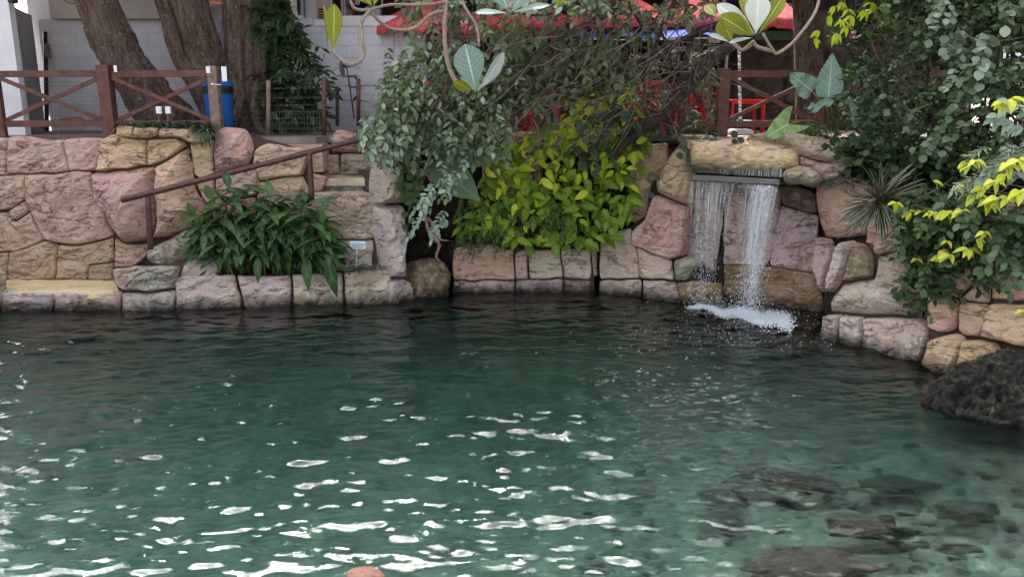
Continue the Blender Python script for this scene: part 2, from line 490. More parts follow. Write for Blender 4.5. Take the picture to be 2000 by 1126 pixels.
def stone(poly, pl, parent, tint=(.40, .28, .24), moss=0.0, bulge=.02, back=.045, r=None, amp=1.0, gap=.005,
          mat='rock', name='stone', ang=None, step=.0165, label=None, off=0.0, crease=1.0, crust=0.0):
    _ss[0] += 1; seed = _ss[0] * 13
    rg = random.Random(seed)
    q = [pl.uv(x, y) for x, y in poly]
    # densify and wobble the outline so no edge is ruler straight
    dq = []
    for i in range(len(q)):
        a = np.array(q[i]); b = np.array(q[(i + 1) % len(q)])
        L = np.hypot(*(b - a)); k = max(1, int(L / .09))
        for j in range(k): dq.append(a + (b - a) * j / k)
    dq = [p + np.array([(vnoise(p[0] * 6, p[1] * 6, 3) - .5), (vnoise(p[0] * 6, p[1] * 6, 9) - .5)]) * .035 for p in dq]
    dq = chaikin(dq, 1)
    arr = np.array(dq)
    u0, v0 = arr.min(0) - step * 2; u1, v1 = arr.max(0) + step * 2
    nu = int((u1 - u0) / step) + 2; nv = int((v1 - v0) / step) + 2
    U, Vv = np.meshgrid(u0 + np.arange(nu) * step, v0 + np.arange(nv) * step)
    d, cx, cy = poly_dist(U.ravel(), Vv.ravel(), arr)
    d = d - gap
    d = d.reshape(nv, nu); cx = cx.reshape(nv, nu); cy = cy.reshape(nv, nu)
    ins = d > 0
    # outside nodes slide to the outline
    Un = np.where(ins, U, cx); Vn = np.where(ins, Vv, cy)
    dd = np.clip(d, 0, None)
    size = min(u1 - u0, v1 - v0)
    R = r if r is not None else min(.022, size * .15)
    if bulge > .12: R = max(R, size * .38)
    t = np.clip(dd / R, 0, 1)
    prof = np.sqrt(np.clip(1 - (1 - t) ** 2, 0, 1))
    e = np.clip(dd / .05, 0, 1); e = e * e * (3 - 2 * e)
    a = ang if ang is not None else rg.uniform(.25, .75)
    ca, sa = math.cos(a), math.sin(a)
    wx = fbm(Un * 2.2, Vn * 2.2, seed + 1, 3) * .5; wy = fbm(Un * 2.2, Vn * 2.2, seed + 2, 3) * .5
    X = (Un * ca + Vn * sa) + wx; Y = (-Un * sa + Vn * ca) + wy
    low = fbm(Un * 1.7, Vn * 1.7, seed + 3, 3)
    slab = fbm(X * 2.0, Y * 7.0, seed + 4, 4)
    # terraces: chipped, layered faces
    ter = slab * 5.0; ter = (np.floor(ter) + np.clip((ter - np.floor(ter)) * 3.2 - 1.0, 0, 1)) / 5.0
    cr = np.abs(vnoise(X * 2.6, Y * 8.5, seed + 6) - .5)
    mask = np.clip((vnoise(X * 1.5, Y * 2.2, seed + 8) - .42) * 5, 0, 1)
    creasev = -np.exp(-(cr / .045) ** 2) * mask
    fine = fbm(X * 9, Y * 20, seed + 5, 3)
    h = -back + (back + bulge) * prof + e * amp * (.05 * low + .075 * ter + .03 * slab + .036 * creasev * crease + .018 * fine) + off
    if crust: h = h + e * crust * ((1 - np.abs(fbm(Un * 5, Vn * 5, seed + 9, 5)) * 4) * .06 + (1 - np.abs(fbm(Un * 16, Vn * 16, seed + 10, 3)) * 5) * .03)
    idx = -np.ones(nu * nv, int)
    c = ins
    q_ok = c[:-1, :-1] | c[1:, :-1] | c[:-1, 1:] | c[1:, 1:]
    ii, jj = np.nonzero(q_ok)
    f = np.stack([ii * nu + jj, ii * nu + jj + 1, (ii + 1) * nu + jj + 1, (ii + 1) * nu + jj], 1)
    used = np.unique(f); idx[used] = np.arange(len(used)); f = idx[f]
    o, uu, vv, nn = [np.array(x) for x in (pl.o, pl.u, pl.v, pl.n)]
    Pt = o + Un.ravel()[used, None] * uu + Vn.ravel()[used, None] * vv + h.ravel()[used, None] * nn
    if np.dot(np.cross(uu, vv), nn) < 0: f = f[:, ::-1]
    me = mesh_np(name, Pt, f)
    ob = link(name, me, M[mat], parent)
    j = .035
    ob.color = (*[max(0, c_ + rg.uniform(-j, j)) for c_ in tint], moss)
    if label: ob['label'] = label
    return ob
def backing(poly, pl, parent, off=-.075, thick=.3, mat='mortar', name='joint_bed'):
    q = [pl.uv(x, y) for x, y in poly]
    mb = MB(); n = len(q)
    mb.v = [pl.at(u, v, off) for u, v in q] + [pl.at(u, v, off - thick) for u, v in q]
    mb.f = [tuple(range(n)), tuple(range(2 * n - 1, n - 1, -1))] + [(i, i + n, (i + 1) % n + n, (i + 1) % n) for i in range(n)]
    o = mb.build(name, M[mat], parent)
    return o

PINK = (.66, .41, .35); ROSE = (.64, .37, .32); OCH = (.78, .57, .36); LAV = (.69, .56, .525); PALE = (.72, .61, .52); PEACH = (.70, .48, .35); BRN = (.27, .19, .11); GREY = (.44, .39, .33)
DECK = 2.42

# ------------------------------------------------------------------ ground, basin, deck
def sheet(name, pts, mat, thick=.1, kind='structure', parent=None):
    mb = MB(); n = len(pts)
    mb.v = [Vector(p) for p in pts] + [Vector(p) - Vector((0, 0, thick)) for p in pts]
    mb.f = [tuple(range(n)), tuple(range(2 * n - 1, n - 1, -1))] + [(i, i + n, (i + 1) % n + n, (i + 1) % n) for i in range(n)]
    return mb.build(name, mat, parent, kind)

# far terrace paving behind the walls, running off to the horizon
sheet('paved_terrace', [(-9, 12.75, DECK), (-4.9, 12.75, DECK), (-4.15, 12.7, DECK), (-4.05, 12.44, DECK), (-2.95, 12.52, DECK), (-2.85, 12.95, DECK), (-1.9, 12.95, DECK), (-1.5, 13.4, DECK), (3.0, 13.3, DECK), (4.0, 12.5, DECK), (5.6, 11.9, DECK), (9, 11.9, DECK),
      (60, 11.9, DECK), (400, 300, DECK), (400, 900, DECK), (-400, 900, DECK), (-400, 300, DECK), (-60, 12.75, DECK)], M['paving'])
prism_pts = [(-4.04, 12.455), (-2.87, 12.53), (-2.87, 13.0), (-4.04, 13.0)]
# near bank, behind and beside the photographer
def grid_sheet(name, x0, x1, y0, y1, nx, ny, fz, mat, kind='structure'):
    X, Y = np.meshgrid(np.linspace(x0, x1, nx), np.linspace(y0, y1, ny))
    Z = fz(X, Y)
    V = np.stack([X.ravel(), Y.ravel(), Z.ravel()], 1)
    i, j = np.meshgrid(np.arange(ny - 1), np.arange(nx - 1), indexing='ij')
    f = np.stack([i * nx + j, i * nx + j + 1, (i + 1) * nx + j + 1, (i + 1) * nx + j], -1).reshape(-1, 4)
    return link(name, mesh_np(name, V, f), mat, None, kind)
def bedz(X, Y):
    z = -.92 + .22 * fbm(X * .8, Y * .8, 5, 4) * 2
    sh = np.exp(-(((X - 3.6) / 2.3) ** 2 + ((Y - 5.4) / 2.0) ** 2))       # shelf towards the right bank
    z = z + .48 * sh + .10 * fbm(X * 4, Y * 4, 8, 4) * (1 + 2 * sh)
    z = z - .35 * np.exp(-(((X + 1) / 3.5) ** 2 + ((Y - 9.5) / 2.5) ** 2))
    near = 1 / (1 + np.exp((Y - 3.0) * 4)); z = z + near * 2.3
    return z
grid_sheet('pool_bed', -8.8, 8.4, 1.6, 13.6, 260, 200, bedz, M['pool_bed'])
def ground_far(X, Y): return np.full_like(X, -3.2)
grid_sheet('ground', -900, 900, -900, 900, 6, 6, ground_far, M['soil'])
mb = MB(); mb.box((0, -29.2, -.9), (120, 61, 4.2)); near = mb.build('near_bank', simple('pale_bounce_paving', (.46, .40, .33), .85, .12, 2, .003), None, 'structure')  # unseen bank; paving colour lightened to bounce sunlight onto the walls
mb = MB(); mb.box((-34.5, 7, -.4), (51, 13.6, 5.2)); mb.box((33.6, 5, -.4), (51, 9.6, 5.2)); mb.build('side_bank', M['dirt_bank'], None, 'structure')
# earth behind the stone facing
def prism(name, pts, z0, z1, mat, kind=None, parent=None):
    mb = MB(); n = len(pts)
    mb.v = [Vector((x, y, z1)) for x, y in pts] + [Vector((x, y, z0)) for x, y in pts]
    mb.f = [tuple(range(n)), tuple(range(2 * n - 1, n - 1, -1))] + [(i, i + n, (i + 1) % n + n, (i + 1) % n) for i in range(n)]
    return mb.build(name, mat, parent, kind)
prism('earth_bank', [(-9, 12.9), (-3.0, 13.1), (-1.9, 13.25), (-1.6, 13.75), (-.2, 13.75), (1.6, 13.5), (2.3, 13.2), (4.2, 12.55), (5.5, 11.0), (7.2, 9.0), (7.2, 40), (-9, 40)], -1.6, DECK - .12, M['dirt_bank'], 'structure')

prism('terrace_edge', prism_pts, 1.9, DECK - .102, M['rock'], 'structure').color = (*PEACH, .2)
# ------------------------------------------------------------------ water
WX0, WX1 = -8.7, 8.3
ys = [2.2]
while ys[-1] < 13.45: ys.append(ys[-1] + .0095 + .0022 * max(0, ys[-1] - 3.5))
ys = np.array(ys); xs = np.linspace(WX0, WX1, 880)
X, Y = np.meshgrid(xs, ys)
Z = np.zeros_like(X)
rw = np.random.default_rng(4)
def patch(sc, sd, lo, hi):
    n_ = fbm(X * sc, Y * sc, sd, 3) * 1.6 + .5
    return lo + (hi - lo) * np.clip(n_, 0, 1)
A1 = patch(.55, 11, .35, 1.25); A2 = patch(.9, 23, .2, 1.3); A3 = patch(1.3, 31, .1, 1.3)
for i in range(90):
    lam = math.exp(rw.uniform(math.log(.085), math.log(.6)))
    th = PI / 2 + rw.normal(0, .34) if rw.random() < .86 else rw.uniform(0, 2 * PI)
    k = 2 * PI / lam; sl = .037 * (lam / .3) ** (-.12) * rw.uniform(.5, 1.3)
    if lam > .6: sl *= .7
    am = (A1 if i % 3 == 0 else A2 if i % 3 == 1 else A3)
    ph = k * (X * math.cos(th) + Y * math.sin(th)) + rw.uniform(0, 2 * PI) + 1.6 * fbm(X * .7 + i, Y * .7, 40 + i, 2)
    Z += am * sl / k * np.sin(ph)
for i in range(46):          # fine wind ripples that break up the glints
    lam = rw.uniform(.055, .12); th = PI / 2 + rw.normal(0, .55); k = 2 * PI / lam
    Z += (A1 if i % 2 else A3) * .021 / k * np.sin(k * (X * math.cos(th) + Y * math.sin(th)) + rw.uniform(0, 6.28) + 2.5 * fbm(X * 1.1 + i, Y * 1.1, 140 + i, 2))
# rings running out from the waterfall, choppy water in front of it
fx, fy = 2.75, 11.25
Rr = np.hypot(X - fx, (Y - fy))
Z += .012 * np.exp(-Rr / 1.3) * np.sin(2 * PI * Rr / .24 + 3 * fbm(X * 2, Y * 2, 3, 2)) + .028 * np.exp(-(Rr / .8) ** 2) * fbm(X * 9, Y * 9, 6, 3) * 2
far = np.clip((Y - 7.6) / 3.5, 0, 1)
chop = np.exp(-(((X - .1) / 2.2) ** 2 + ((Y - 9.6) / .9) ** 2)) + .6 * np.exp(-(((X + 4.2) / 1.1) ** 2 + ((Y - 8.6) / .7) ** 2))
Z += chop * .009 * fbm(X * 5.5, Y * 9, 77, 3) * 2
calm = 1 - .82 * np.exp(-(((X - 4.0) / 1.8) ** 2 + ((Y - 6.2) / 2.2) ** 2))
Z *= calm * (1 - .18 * far)
ny_, nx_ = X.shape
V = np.stack([X.ravel(), Y.ravel(), Z.ravel()], 1)
i, j = np.meshgrid(np.arange(ny_ - 1), np.arange(nx_ - 1), indexing='ij')
F = np.stack([i * nx_ + j, i * nx_ + j + 1, (i + 1) * nx_ + j + 1, (i + 1) * nx_ + j], -1).reshape(-1, 4)
# skirt and floor close the body of water
rim = np.concatenate([np.arange(nx_), np.arange(1, ny_) * nx_ + nx_ - 1, (ny_ - 1) * nx_ + np.arange(nx_ - 2, -1, -1), np.arange(ny_ - 2, 0, -1) * nx_])
low = V[rim].copy(); low[:, 2] = -2.9
nb = len(V); V = np.concatenate([V, low, [[0, 7, -2.9]]]); nr = len(rim)
a = np.arange(nr); b = (a + 1) % nr
side = np.stack([rim[a], nb + a, nb + b, rim[b]], 1)
fl = np.stack([np.full(nr, nb + nr), nb + b, nb + a, nb + a], 1)
F = np.concatenate([F, side])
me = mesh_np('water', V, F)
import bmesh
bm = bmesh.new(); bm.from_mesh(me); bm.verts.ensure_lookup_table()
for q in range(nr): bm.faces.new((bm.verts[nb + nr], bm.verts[nb + (q + 1) % nr], bm.verts[nb + q]))
for f_ in bm.faces: f_.smooth = abs(f_.normal.z) > .5
bm.to_mesh(me); bm.free()
m, t, bs = nt('pool_water')
t.nodes.remove(bs)
fr = N(t, 'Fresnel'); fr.inputs['IOR'].default_value = 1.36
gl = N(t, 'BsdfGlossy'); gl.inputs['Roughness'].default_value = .015; gl.inputs['Color'].default_value = (1, 1, 1, 1)
rf = N(t, 'BsdfRefraction'); rf.inputs['IOR'].default_value = 1.30; rf.inputs['Roughness'].default_value = 0.0; rf.inputs['Color'].default_value = (1, 1, 1, 1)
tp = N(t, 'BsdfTransparent'); tp.inputs['Color'].default_value = (.97, .99, .98, 1)
m1 = N(t, 'MixShader'); m1.inputs[0].default_value = .35
t.links.new(rf.outputs[0], m1.inputs[1]); t.links.new(tp.outputs[0], m1.inputs[2])
m2 = N(t, 'MixShader'); t.links.new(fr.outputs[0], m2.inputs[0]); t.links.new(m1.outputs[0], m2.inputs[1]); t.links.new(gl.outputs[0], m2.inputs[2])
t.links.new(m2.outputs[0], t.nodes['Material Output'].inputs['Surface'])
va = N(t, 'VolumeAbsorption'); va.inputs['Color'].default_value = (.40, .78, .74, 1); va.inputs['Density'].default_value = .5
t.links.new(va.outputs[0], t.nodes['Material Output'].inputs['Volume'])
bp = N(t, 'Bump'); bp.inputs['Distance'].default_value = .0035; bp.inputs['Strength'].default_value = .7
t.links.new(math_(t, 'ADD', noise(t, pos(t, (1, 2.0, 1)), 15, 2, .5), math_(t, 'MULTIPLY', noise(t, pos(t, (1, 2.4, 1)), 42, 2, .5), .38)), bp.inputs['Height'])
for s_ in (gl, rf, fr): t.links.new(bp.outputs['Normal'], s_.inputs['Normal'])
M['water'] = m
link('water', me, m, None, 'structure')

# ------------------------------------------------------------------ wall planes (metres, standing where their foot meets water or ledge)
WL = Plane(P(0, 546, 12.28), P(240, 543, 12.28), .02)
LF = Plane(Pz(0, 606, 0), Pz(240, 604, 0), .05)
PW1 = Plane(Pz(340, 601, 0), Pz(768, 590, 0), .22)
PAR = Plane(P(285, 520, 11.95), P(405, 520, 12.0), .35)
ST = lambda Y, lean=0.03: Plane(P(600, 400, Y), P(760, 400, Y), lean)
PIL = Plane(Pz(742, 592, 0), Pz(800, 584, 0), .04)
PW2 = Plane(Pz(885, 570, 0), Pz(1155, 568, 0), .12)
R1 = Plane(Pz(1170, 570, 0), Pz(1330, 590, 0), .12)
RB = Plane(P(1230, 400, 12.95), P(1300, 400, 12.8), .05)
ALC = Plane(P(1345, 500, 12.25), P(1600, 500, 11.55), .10)
LIN = Plane(P(1345, 300, 11.75), P(1640, 300, 10.9), .10)
PR = Plane(Pz(1608, 656, 0), Pz(1800, 705, 0), .08)
PRB = Plane(P(1590, 450, 11.35), P(1760, 450, 10.35), .12)
PR2 = Plane(Pz(1805, 712, 0), Pz(2000, 765, 0), .10)

lw = thing('retaining_wall', 'tall pink and ochre sculpted stone wall below the timber fence', 'wall', P(120, 560, 12.4))
for poly, tint, kw in [
    ([(-40, 270), (12, 268), (14, 342), (-40, 343)], PINK, {}),
    ([(12, 268), (60, 267), (95, 273), (122, 271), (128, 300), (134, 335), (14, 342)], PINK, {}),
    ([(122, 271), (160, 268), (203, 270), (196, 300), (190, 331), (134, 335)], PINK, {}),
    ([(50, 342), (110, 338), (175, 334), (180, 365), (198, 400), (214, 440), (222, 462), (185, 472), (150, 478), (110, 474), (84, 468), (68, 430), (48, 390)], ROSE, dict(bulge=.04)),
    ([(-40, 343), (50, 342), (48, 388), (22, 406), (-40, 415)], PINK, {}),
    ([(47, 391), (57, 412), (29, 431), (13, 413)], PINK, dict(bulge=.02)),
    ([(-40, 418), (12, 414), (28, 434), (58, 414), (84, 468), (60, 482), (30, 492), (-40, 494)], PINK, {}),
    ([(-40, 496), (15, 494), (14, 546), (-40, 546)], PEACH, dict(moss=.3)),
    ([(17, 493), (50, 486), (84, 471), (112, 477), (108, 510), (104, 546), (15, 546)], PEACH, dict(moss=.35)),
    ([(114, 477), (150, 480), (190, 473), (219, 465), (220, 511), (174, 516), (170, 546), (106, 546)], PEACH, dict(moss=.4)),
    ([(175, 517), (220, 512), (221, 546), (172, 546)], GREY, dict(moss=.5)),
    ([(203, 271), (222, 262), (250, 268), (290, 270), (291, 322), (250, 330), (190, 333)], OCH, dict(bulge=.12)),
    ([(291, 270), (350, 270), (364, 285), (340, 302), (300, 320), (291, 322)], OCH, dict(bulge=.10)),
    ([(370, 280), (416, 272), (416, 340), (396, 350), (380, 342)], OCH, {}),
    ([(418, 270), (420, 256), (438, 248), (480, 252), (493, 270), (494, 300), (484, 322), (418, 340)], ROSE, dict(bulge=.16)),
    ([(382, 348), (415, 342), (418, 372), (438, 400), (446, 440), (420, 436), (394, 384)], PEACH, {}),
    ([(420, 342), (502, 322), (508, 352), (500, 380), (440, 392), (420, 374)], PEACH, {}),
    ([(497, 292), (520, 282), (592, 288), (602, 305), (592, 342), (510, 352), (496, 322)], PEACH, dict(bulge=.08)),
    ([(505, 355), (590, 343), (603, 376), (575, 410), (500, 405)], PEACH, {}),
    ([(440, 395), (498, 384), (498, 420), (450, 440)], PEACH, {}),
    ([(222, 466), (245, 480), (292, 478), (286, 500), (262, 520), (222, 522)], PEACH, dict(moss=.5)),
]: stone(poly, WL, lw, tint, **kw)
backing([(-60, 276), (200, 276), (300, 276), (480, 262), (598, 296), (598, 560), (-60, 560)], WL, lw)
bl = thing('overhanging_boulder', 'large ochre and pink boulder bulging out of the wall above the stair foot', 'boulder', P(290, 470, 12.0))
stone([(178, 336), (225, 332), (270, 329), (303, 322), (309, 350), (311, 400), (306, 440), (300, 468), (262, 474), (245, 474), (228, 458), (206, 420), (186, 382)], WL, bl, PINK, bulge=.38, back=.10, r=.4)
stone([(304, 322), (340, 303), (366, 290), (378, 320), (386, 370), (400, 400), (413, 418), (408, 432), (380, 446), (340, 462), (301, 468), (308, 430)], WL, bl, OCH, bulge=.46, back=.10, r=.4, moss=.1)
backing([(190, 340), (370, 300), (400, 420), (300, 462), (232, 462)], WL, bl, off=.0)

pt = thing('wall_top_planter', 'ochre stone trough on the wall top holding strappy grass', 'planter', P(320, 265, 12.1))
PT = Plane(P(228, 266, 12.12), P(410, 266, 12.12), .1)
stone([(229, 246), (262, 246), (310, 250), (312, 262), (290, 268), (228, 267)], PT, pt, OCH, bulge=.05, moss=.25)
stone([(312, 250), (360, 250), (404, 254), (416, 264), (400, 276), (370, 280), (352, 270), (312, 268)], PT, pt, OCH, bulge=.06, moss=.3)
sheet('soil', [P(232, 247, 12.16), P(404, 252, 12.16), P(404, 244, 12.5), P(232, 240, 12.5)], M['soil'], .12, None, pt)

# entry ledge at the water
lg = thing('entry_ledge', 'low stone ledge with worn yellow top at the foot of the left wall', 'ledge', P(120, 600, 11.5))
LT = Plane(Pz(0, 606, 0), Pz(240, 604, 0), .05)
for poly in ([(4, 571), (60, 571), (102, 570), (104, 618), (4, 620)], [(105, 570), (180, 571), (236, 568), (240, 616), (106, 618)]):
    stone(poly, LF, lg, LAV, bulge=.03, moss=.15)
a0, a1 = LF.hit(6, 569), LF.hit(238, 568)
YM = mottled('worn_yellow_paint', [(.3, (.30, .22, .13)), (.45, (.56, .44, .24)), (.75, (.64, .52, .33))], 3.5, .01, .85)
M['yellow'] = YM
_fl = Flat(a0.z - .03)
stone([(4, 571), (60, 573), (120, 571), (180, 573), (238, 570), (226, 552), (224, 543), (120, 544), (12, 543), (8, 556)], _fl, lg, OCH, bulge=.03, back=.1, mat='yellow', name='ledge_top', amp=.5)
backing([(0, 575), (240, 573), (240, 640), (0, 640)], LF, lg, off=-.09, thick=.6)
for poly, kw in [([(-40, 536), (7, 540), (12, 575), (2, 618), (-40, 620)], dict(bulge=.2, moss=.5))]:
    stone(poly, LF, lg, GREY, **kw)

# parapet of the stair
pp = thing('stair_parapet', 'low mossy rounded parapet rising beside the leafy planter', 'parapet', P(330, 560, 11.7))
stone([(286, 508), (284, 492), (300, 482), (330, 466), (360, 450), (395, 438), (412, 440), (410, 480), (385, 500), (350, 512), (310, 520)], PAR, pp, PALE, moss=.95, bulge=.16, amp=1.3)
PAR2 = Plane(Pz(245, 604, 0), Pz(345, 602, 0), .18)
stone([(222, 524), (262, 520), (300, 520), (350, 520), (346, 545), (340, 562), (300, 569), (244, 568), (226, 550)], PAR2, pp, GREY, moss=.45, bulge=.12, amp=1.3)
stone([(240, 572), (300, 571), (341, 564), (344, 614), (242, 618)], PAR2, pp, LAV, moss=.45, bulge=.08)
stone([(352, 514), (408, 482), (430, 500), (420, 545), (345, 548)], PAR2, pp, LAV, moss=.3, bulge=.03, off=-.12)
backing([(226, 530), (420, 500), (420, 640), (240, 640)], PAR2, pp, off=-.1, thick=.4)
backing([(290, 500), (330, 476), (400, 448), (406, 520), (300, 530)], PAR, pp, off=-.08, thick=.4)

# planter 1
p1 = thing('waterside_planter', 'pale stone planter wall at the water edge holding the broad green leaves', 'planter', P(550, 600, 11.6))
for poly, tint, kw in [
    ([(343, 546), (356, 539), (400, 538), (459, 537), (463, 560), (470, 580), (476, 613), (345, 616)], LAV, dict(moss=.12)),
    ([(463, 537), (520, 538), (566, 537), (568, 560), (571, 612), (480, 614), (472, 580)], LAV, dict(moss=.05)),
    ([(569, 536), (620, 534), (668, 532), (670, 560), (673, 606), (574, 611), (572, 570)], PALE, dict(moss=.2)),
    ([(672, 531), (710, 528), (742, 526), (764, 531), (762, 560), (768, 602), (676, 606)], PALE, dict(moss=.55)),
]: stone(poly, PW1, p1, tint, bulge=.06, **kw)
backing([(348, 548), (760, 536), (766, 640), (345, 640)], PW1, p1, off=-.08, thick=.25)
sheet('soil', [PW1.hit(346, 548) + Vector((0, .1, 0)), PW1.hit(762, 536) + Vector((0, .1, 0)), P(748, 518, 12.45), P(420, 518, 12.45)], M['soil'], .15, None, p1)
tm, tt, tb = nt('black_marker'); tb.inputs['Base Color'].default_value = (.03, .02, .03, 1)
for q_, ch in enumerate('PMP'):
    txt = bpy.data.curves.new('letter', 'FONT'); txt.body = ch; txt.size = .075; txt.extrude = .001; txt.materials.append(tm)
    to = bpy.data.objects.new('letter', txt); COL.objects.link(to)
    me_ = bpy.data.meshes.new_from_object(to.evaluated_get(bpy.context.evaluated_depsgraph_get())); bpy.data.objects.remove(to)
    o = bpy.data.objects.new('letter', me_); COL.objects.link(o); o.parent = p1
    p_ = PW1.at(*PW1.uv(544 + q_ * 7.5, 575), .07); o.location = p_ - p1.location
    o.rotation_euler = Matrix((PW1.u, PW1.v, PW1.n)).transposed().to_euler()

# stairs
sw = thing('stone_steps', 'mossy stone steps climbing to the terrace behind the handrail', 'steps', P(680, 500, 12.4))
for poly, Y_, tint, kw in [
    ([(600, 302), (660, 300), (662, 343), (600, 343)], 12.95, GREY, dict(moss=.6)),
    ([(663, 300), (700, 299), (756, 300), (756, 344), (663, 343)], 12.95, GREY, dict(moss=.5)),
    ([(625, 342), (752, 344), (754, 380), (622, 378)], 12.62, (.22, .19, .16), dict(moss=.2, amp=.3, bulge=.01)),
    ([(608, 378), (670, 376), (754, 379), (756, 420), (756, 466), (690, 468), (650, 466), (618, 440), (608, 410)], 12.3, PALE, dict(moss=.85, bulge=.04)),
    ([(640, 469), (756, 468), (758, 538), (700, 538), (640, 525)], 12.32, LAV, dict(moss=.1, amp=1.5, bulge=.05)),
    ([(606, 338), (640, 346), (628, 376), (612, 378), (600, 350)], 12.5, PEACH, dict(bulge=.04)),
    ([(520, 420), (612, 402), (640, 450), (648, 500), (560, 520), (520, 480)], 12.34, PINK, dict(bulge=.03)),
    ([(655, 252), (690, 256), (702, 270), (698, 298), (646, 298), (640, 270)], 13.0, ROSE, dict(bulge=.14, back=.12)),
    ([(705, 258), (760, 262), (765, 300), (704, 300)], 13.0, PEACH, dict(bulge=.1)),
]: stone(poly, ST(Y_), sw, tint, **kw)
def tread(z, xa, xb, y0, y1, mat):
    a, b = P(xa, 400, y0), P(xb, 400, y0)
    M['_t'] = mat
    stone([(a.x, y0), (b.x, y0), (P(xb, 400, y1).x, y1), (P(xa, 400, y1).x, y1)], Raw(z - .02), sw, PALE, .3, bulge=.02, back=.1, mat='_t', name='tread', amp=.5)
z1 = P(680, 347, 12.6).z; z2 = P(680, 378, 12.28).z
tread(z1, 608, 752, 12.56, 12.98, simple('worn_step_tread', (.46, .38, .27), .85, .2, 6, .006)); tread(z2, 606, 752, 12.26, 12.62, M['rock'])
for k in range(7):
    z = z2 - .21 * (k + 1); xa = 560 - k * 56
    a = P(xa, 400, 12.3).x
    mb = MB(); mb.box((a + .35, 12.62, z / 2 - .1), (.42, .62 - k * .01, z + .2)); mb.build('step_block', M['rock'], sw).color = (*PALE, .4)
backing([(605, 310), (745, 308), (745, 420), (612, 420)], ST(13.08), sw, off=0, thick=.3)
backing([(622, 390), (746, 388), (748, 560), (560, 560), (520, 450)], ST(12.42), sw, off=0, thick=.2)
pil = thing('rock_pillar', 'mauve rough rock pillar between the steps and the dark recess', 'pillar', P(770, 585, 12.1))
stone([(740, 330), (765, 324), (794, 332), (797, 360), (796, 400), (742, 402), (738, 360)], PIL, pil, PALE, moss=.4, bulge=.12, back=.35, r=.16)
stone([(742, 404), (796, 402), (800, 450), (798, 520), (800, 545), (758, 548), (750, 500), (744, 450)], PIL, pil, LAV, bulge=.14, back=.35, r=.18, amp=1.5, ang=1.3)
stone([(757, 549), (800, 546), (806, 575), (812, 598), (752, 604), (754, 575)], PIL, pil, LAV, bulge=.1, back=.3, moss=.3, amp=1.4)
backing([(744, 335), (794, 336), (798, 640), (746, 640)], PIL, pil, off=-.3, thick=.6)
rr = thing('recess_rock', 'dark mossy rock filling the foot of the shaded recess', 'rock', P(840, 575, 12.6))
RC = Plane(Pz(805, 584, 0), Pz(885, 572, 0), .35)
stone([(800, 530), (815, 505), (842, 498), (866, 508), (884, 530), (886, 590), (850, 598), (806, 604)], RC, rr, (.10, .085, .055), moss=.6, bulge=.16, amp=2.0, crust=1.2, back=.3)

p2 = thing('vine_planter', 'squared pale stone planter wall under the lime green vine', 'planter', P(1010, 570, 12.6))
for poly, tint, kw in [
    ([(885, 484), (920, 478), (960, 478), (1003, 490), (1005, 545), (885, 548)], PEACH, dict(moss=.1)),
    ([(1006, 496), (1020, 487), (1031, 490), (1033, 545), (1007, 545)], LAV, {}),
    ([(1034, 488), (1092, 490), (1100, 541), (1036, 545)], PALE, {}),
    ([(1094, 489), (1156, 484), (1154, 545), (1102, 541)], PALE, {}),
    ([(885, 550), (1004, 548), (1005, 580), (885, 584)], LAV, dict(moss=.3)),
    ([(1007, 548), (1100, 545), (1101, 580), (1008, 580)], LAV, dict(moss=.3)),
    ([(1103, 546), (1155, 547), (1155, 580), (1103, 580)], LAV, dict(moss=.3)),
    ([(1157, 486), (1168, 486), (1169, 540), (1157, 541)], PEACH, dict(bulge=0, off=-.1)),
]: stone(poly, PW2, p2, tint, **kw)
backing([(888, 486), (1156, 488), (1168, 620), (885, 620)], PW2, p2, off=-.085, thick=.2)
sheet('soil', [PW2.hit(888, 490) + Vector((0, .12, 0)), PW2.hit(1166, 490) + Vector((0, .12, 0)), P(1230, 470, 13.4), P(880, 470, 13.5)], M['soil'], .2, None, p2)
BW = Plane(P(900, 300, 13.45), P(1230, 300, 13.2), .02)
for poly in ([(955, 262), (1060, 255), (1064, 300), (960, 304)], [(1062, 256), (1150, 254), (1152, 300), (1066, 300)], [(940, 305), (1060, 302), (1060, 380), (940, 380)], [(1152, 258), (1240, 262), (1240, 310), (1154, 306)],
             [(800, 268), (880, 262), (952, 262), (950, 303), (880, 306), (800, 300)]):
    stone(poly, BW, p2, PEACH)

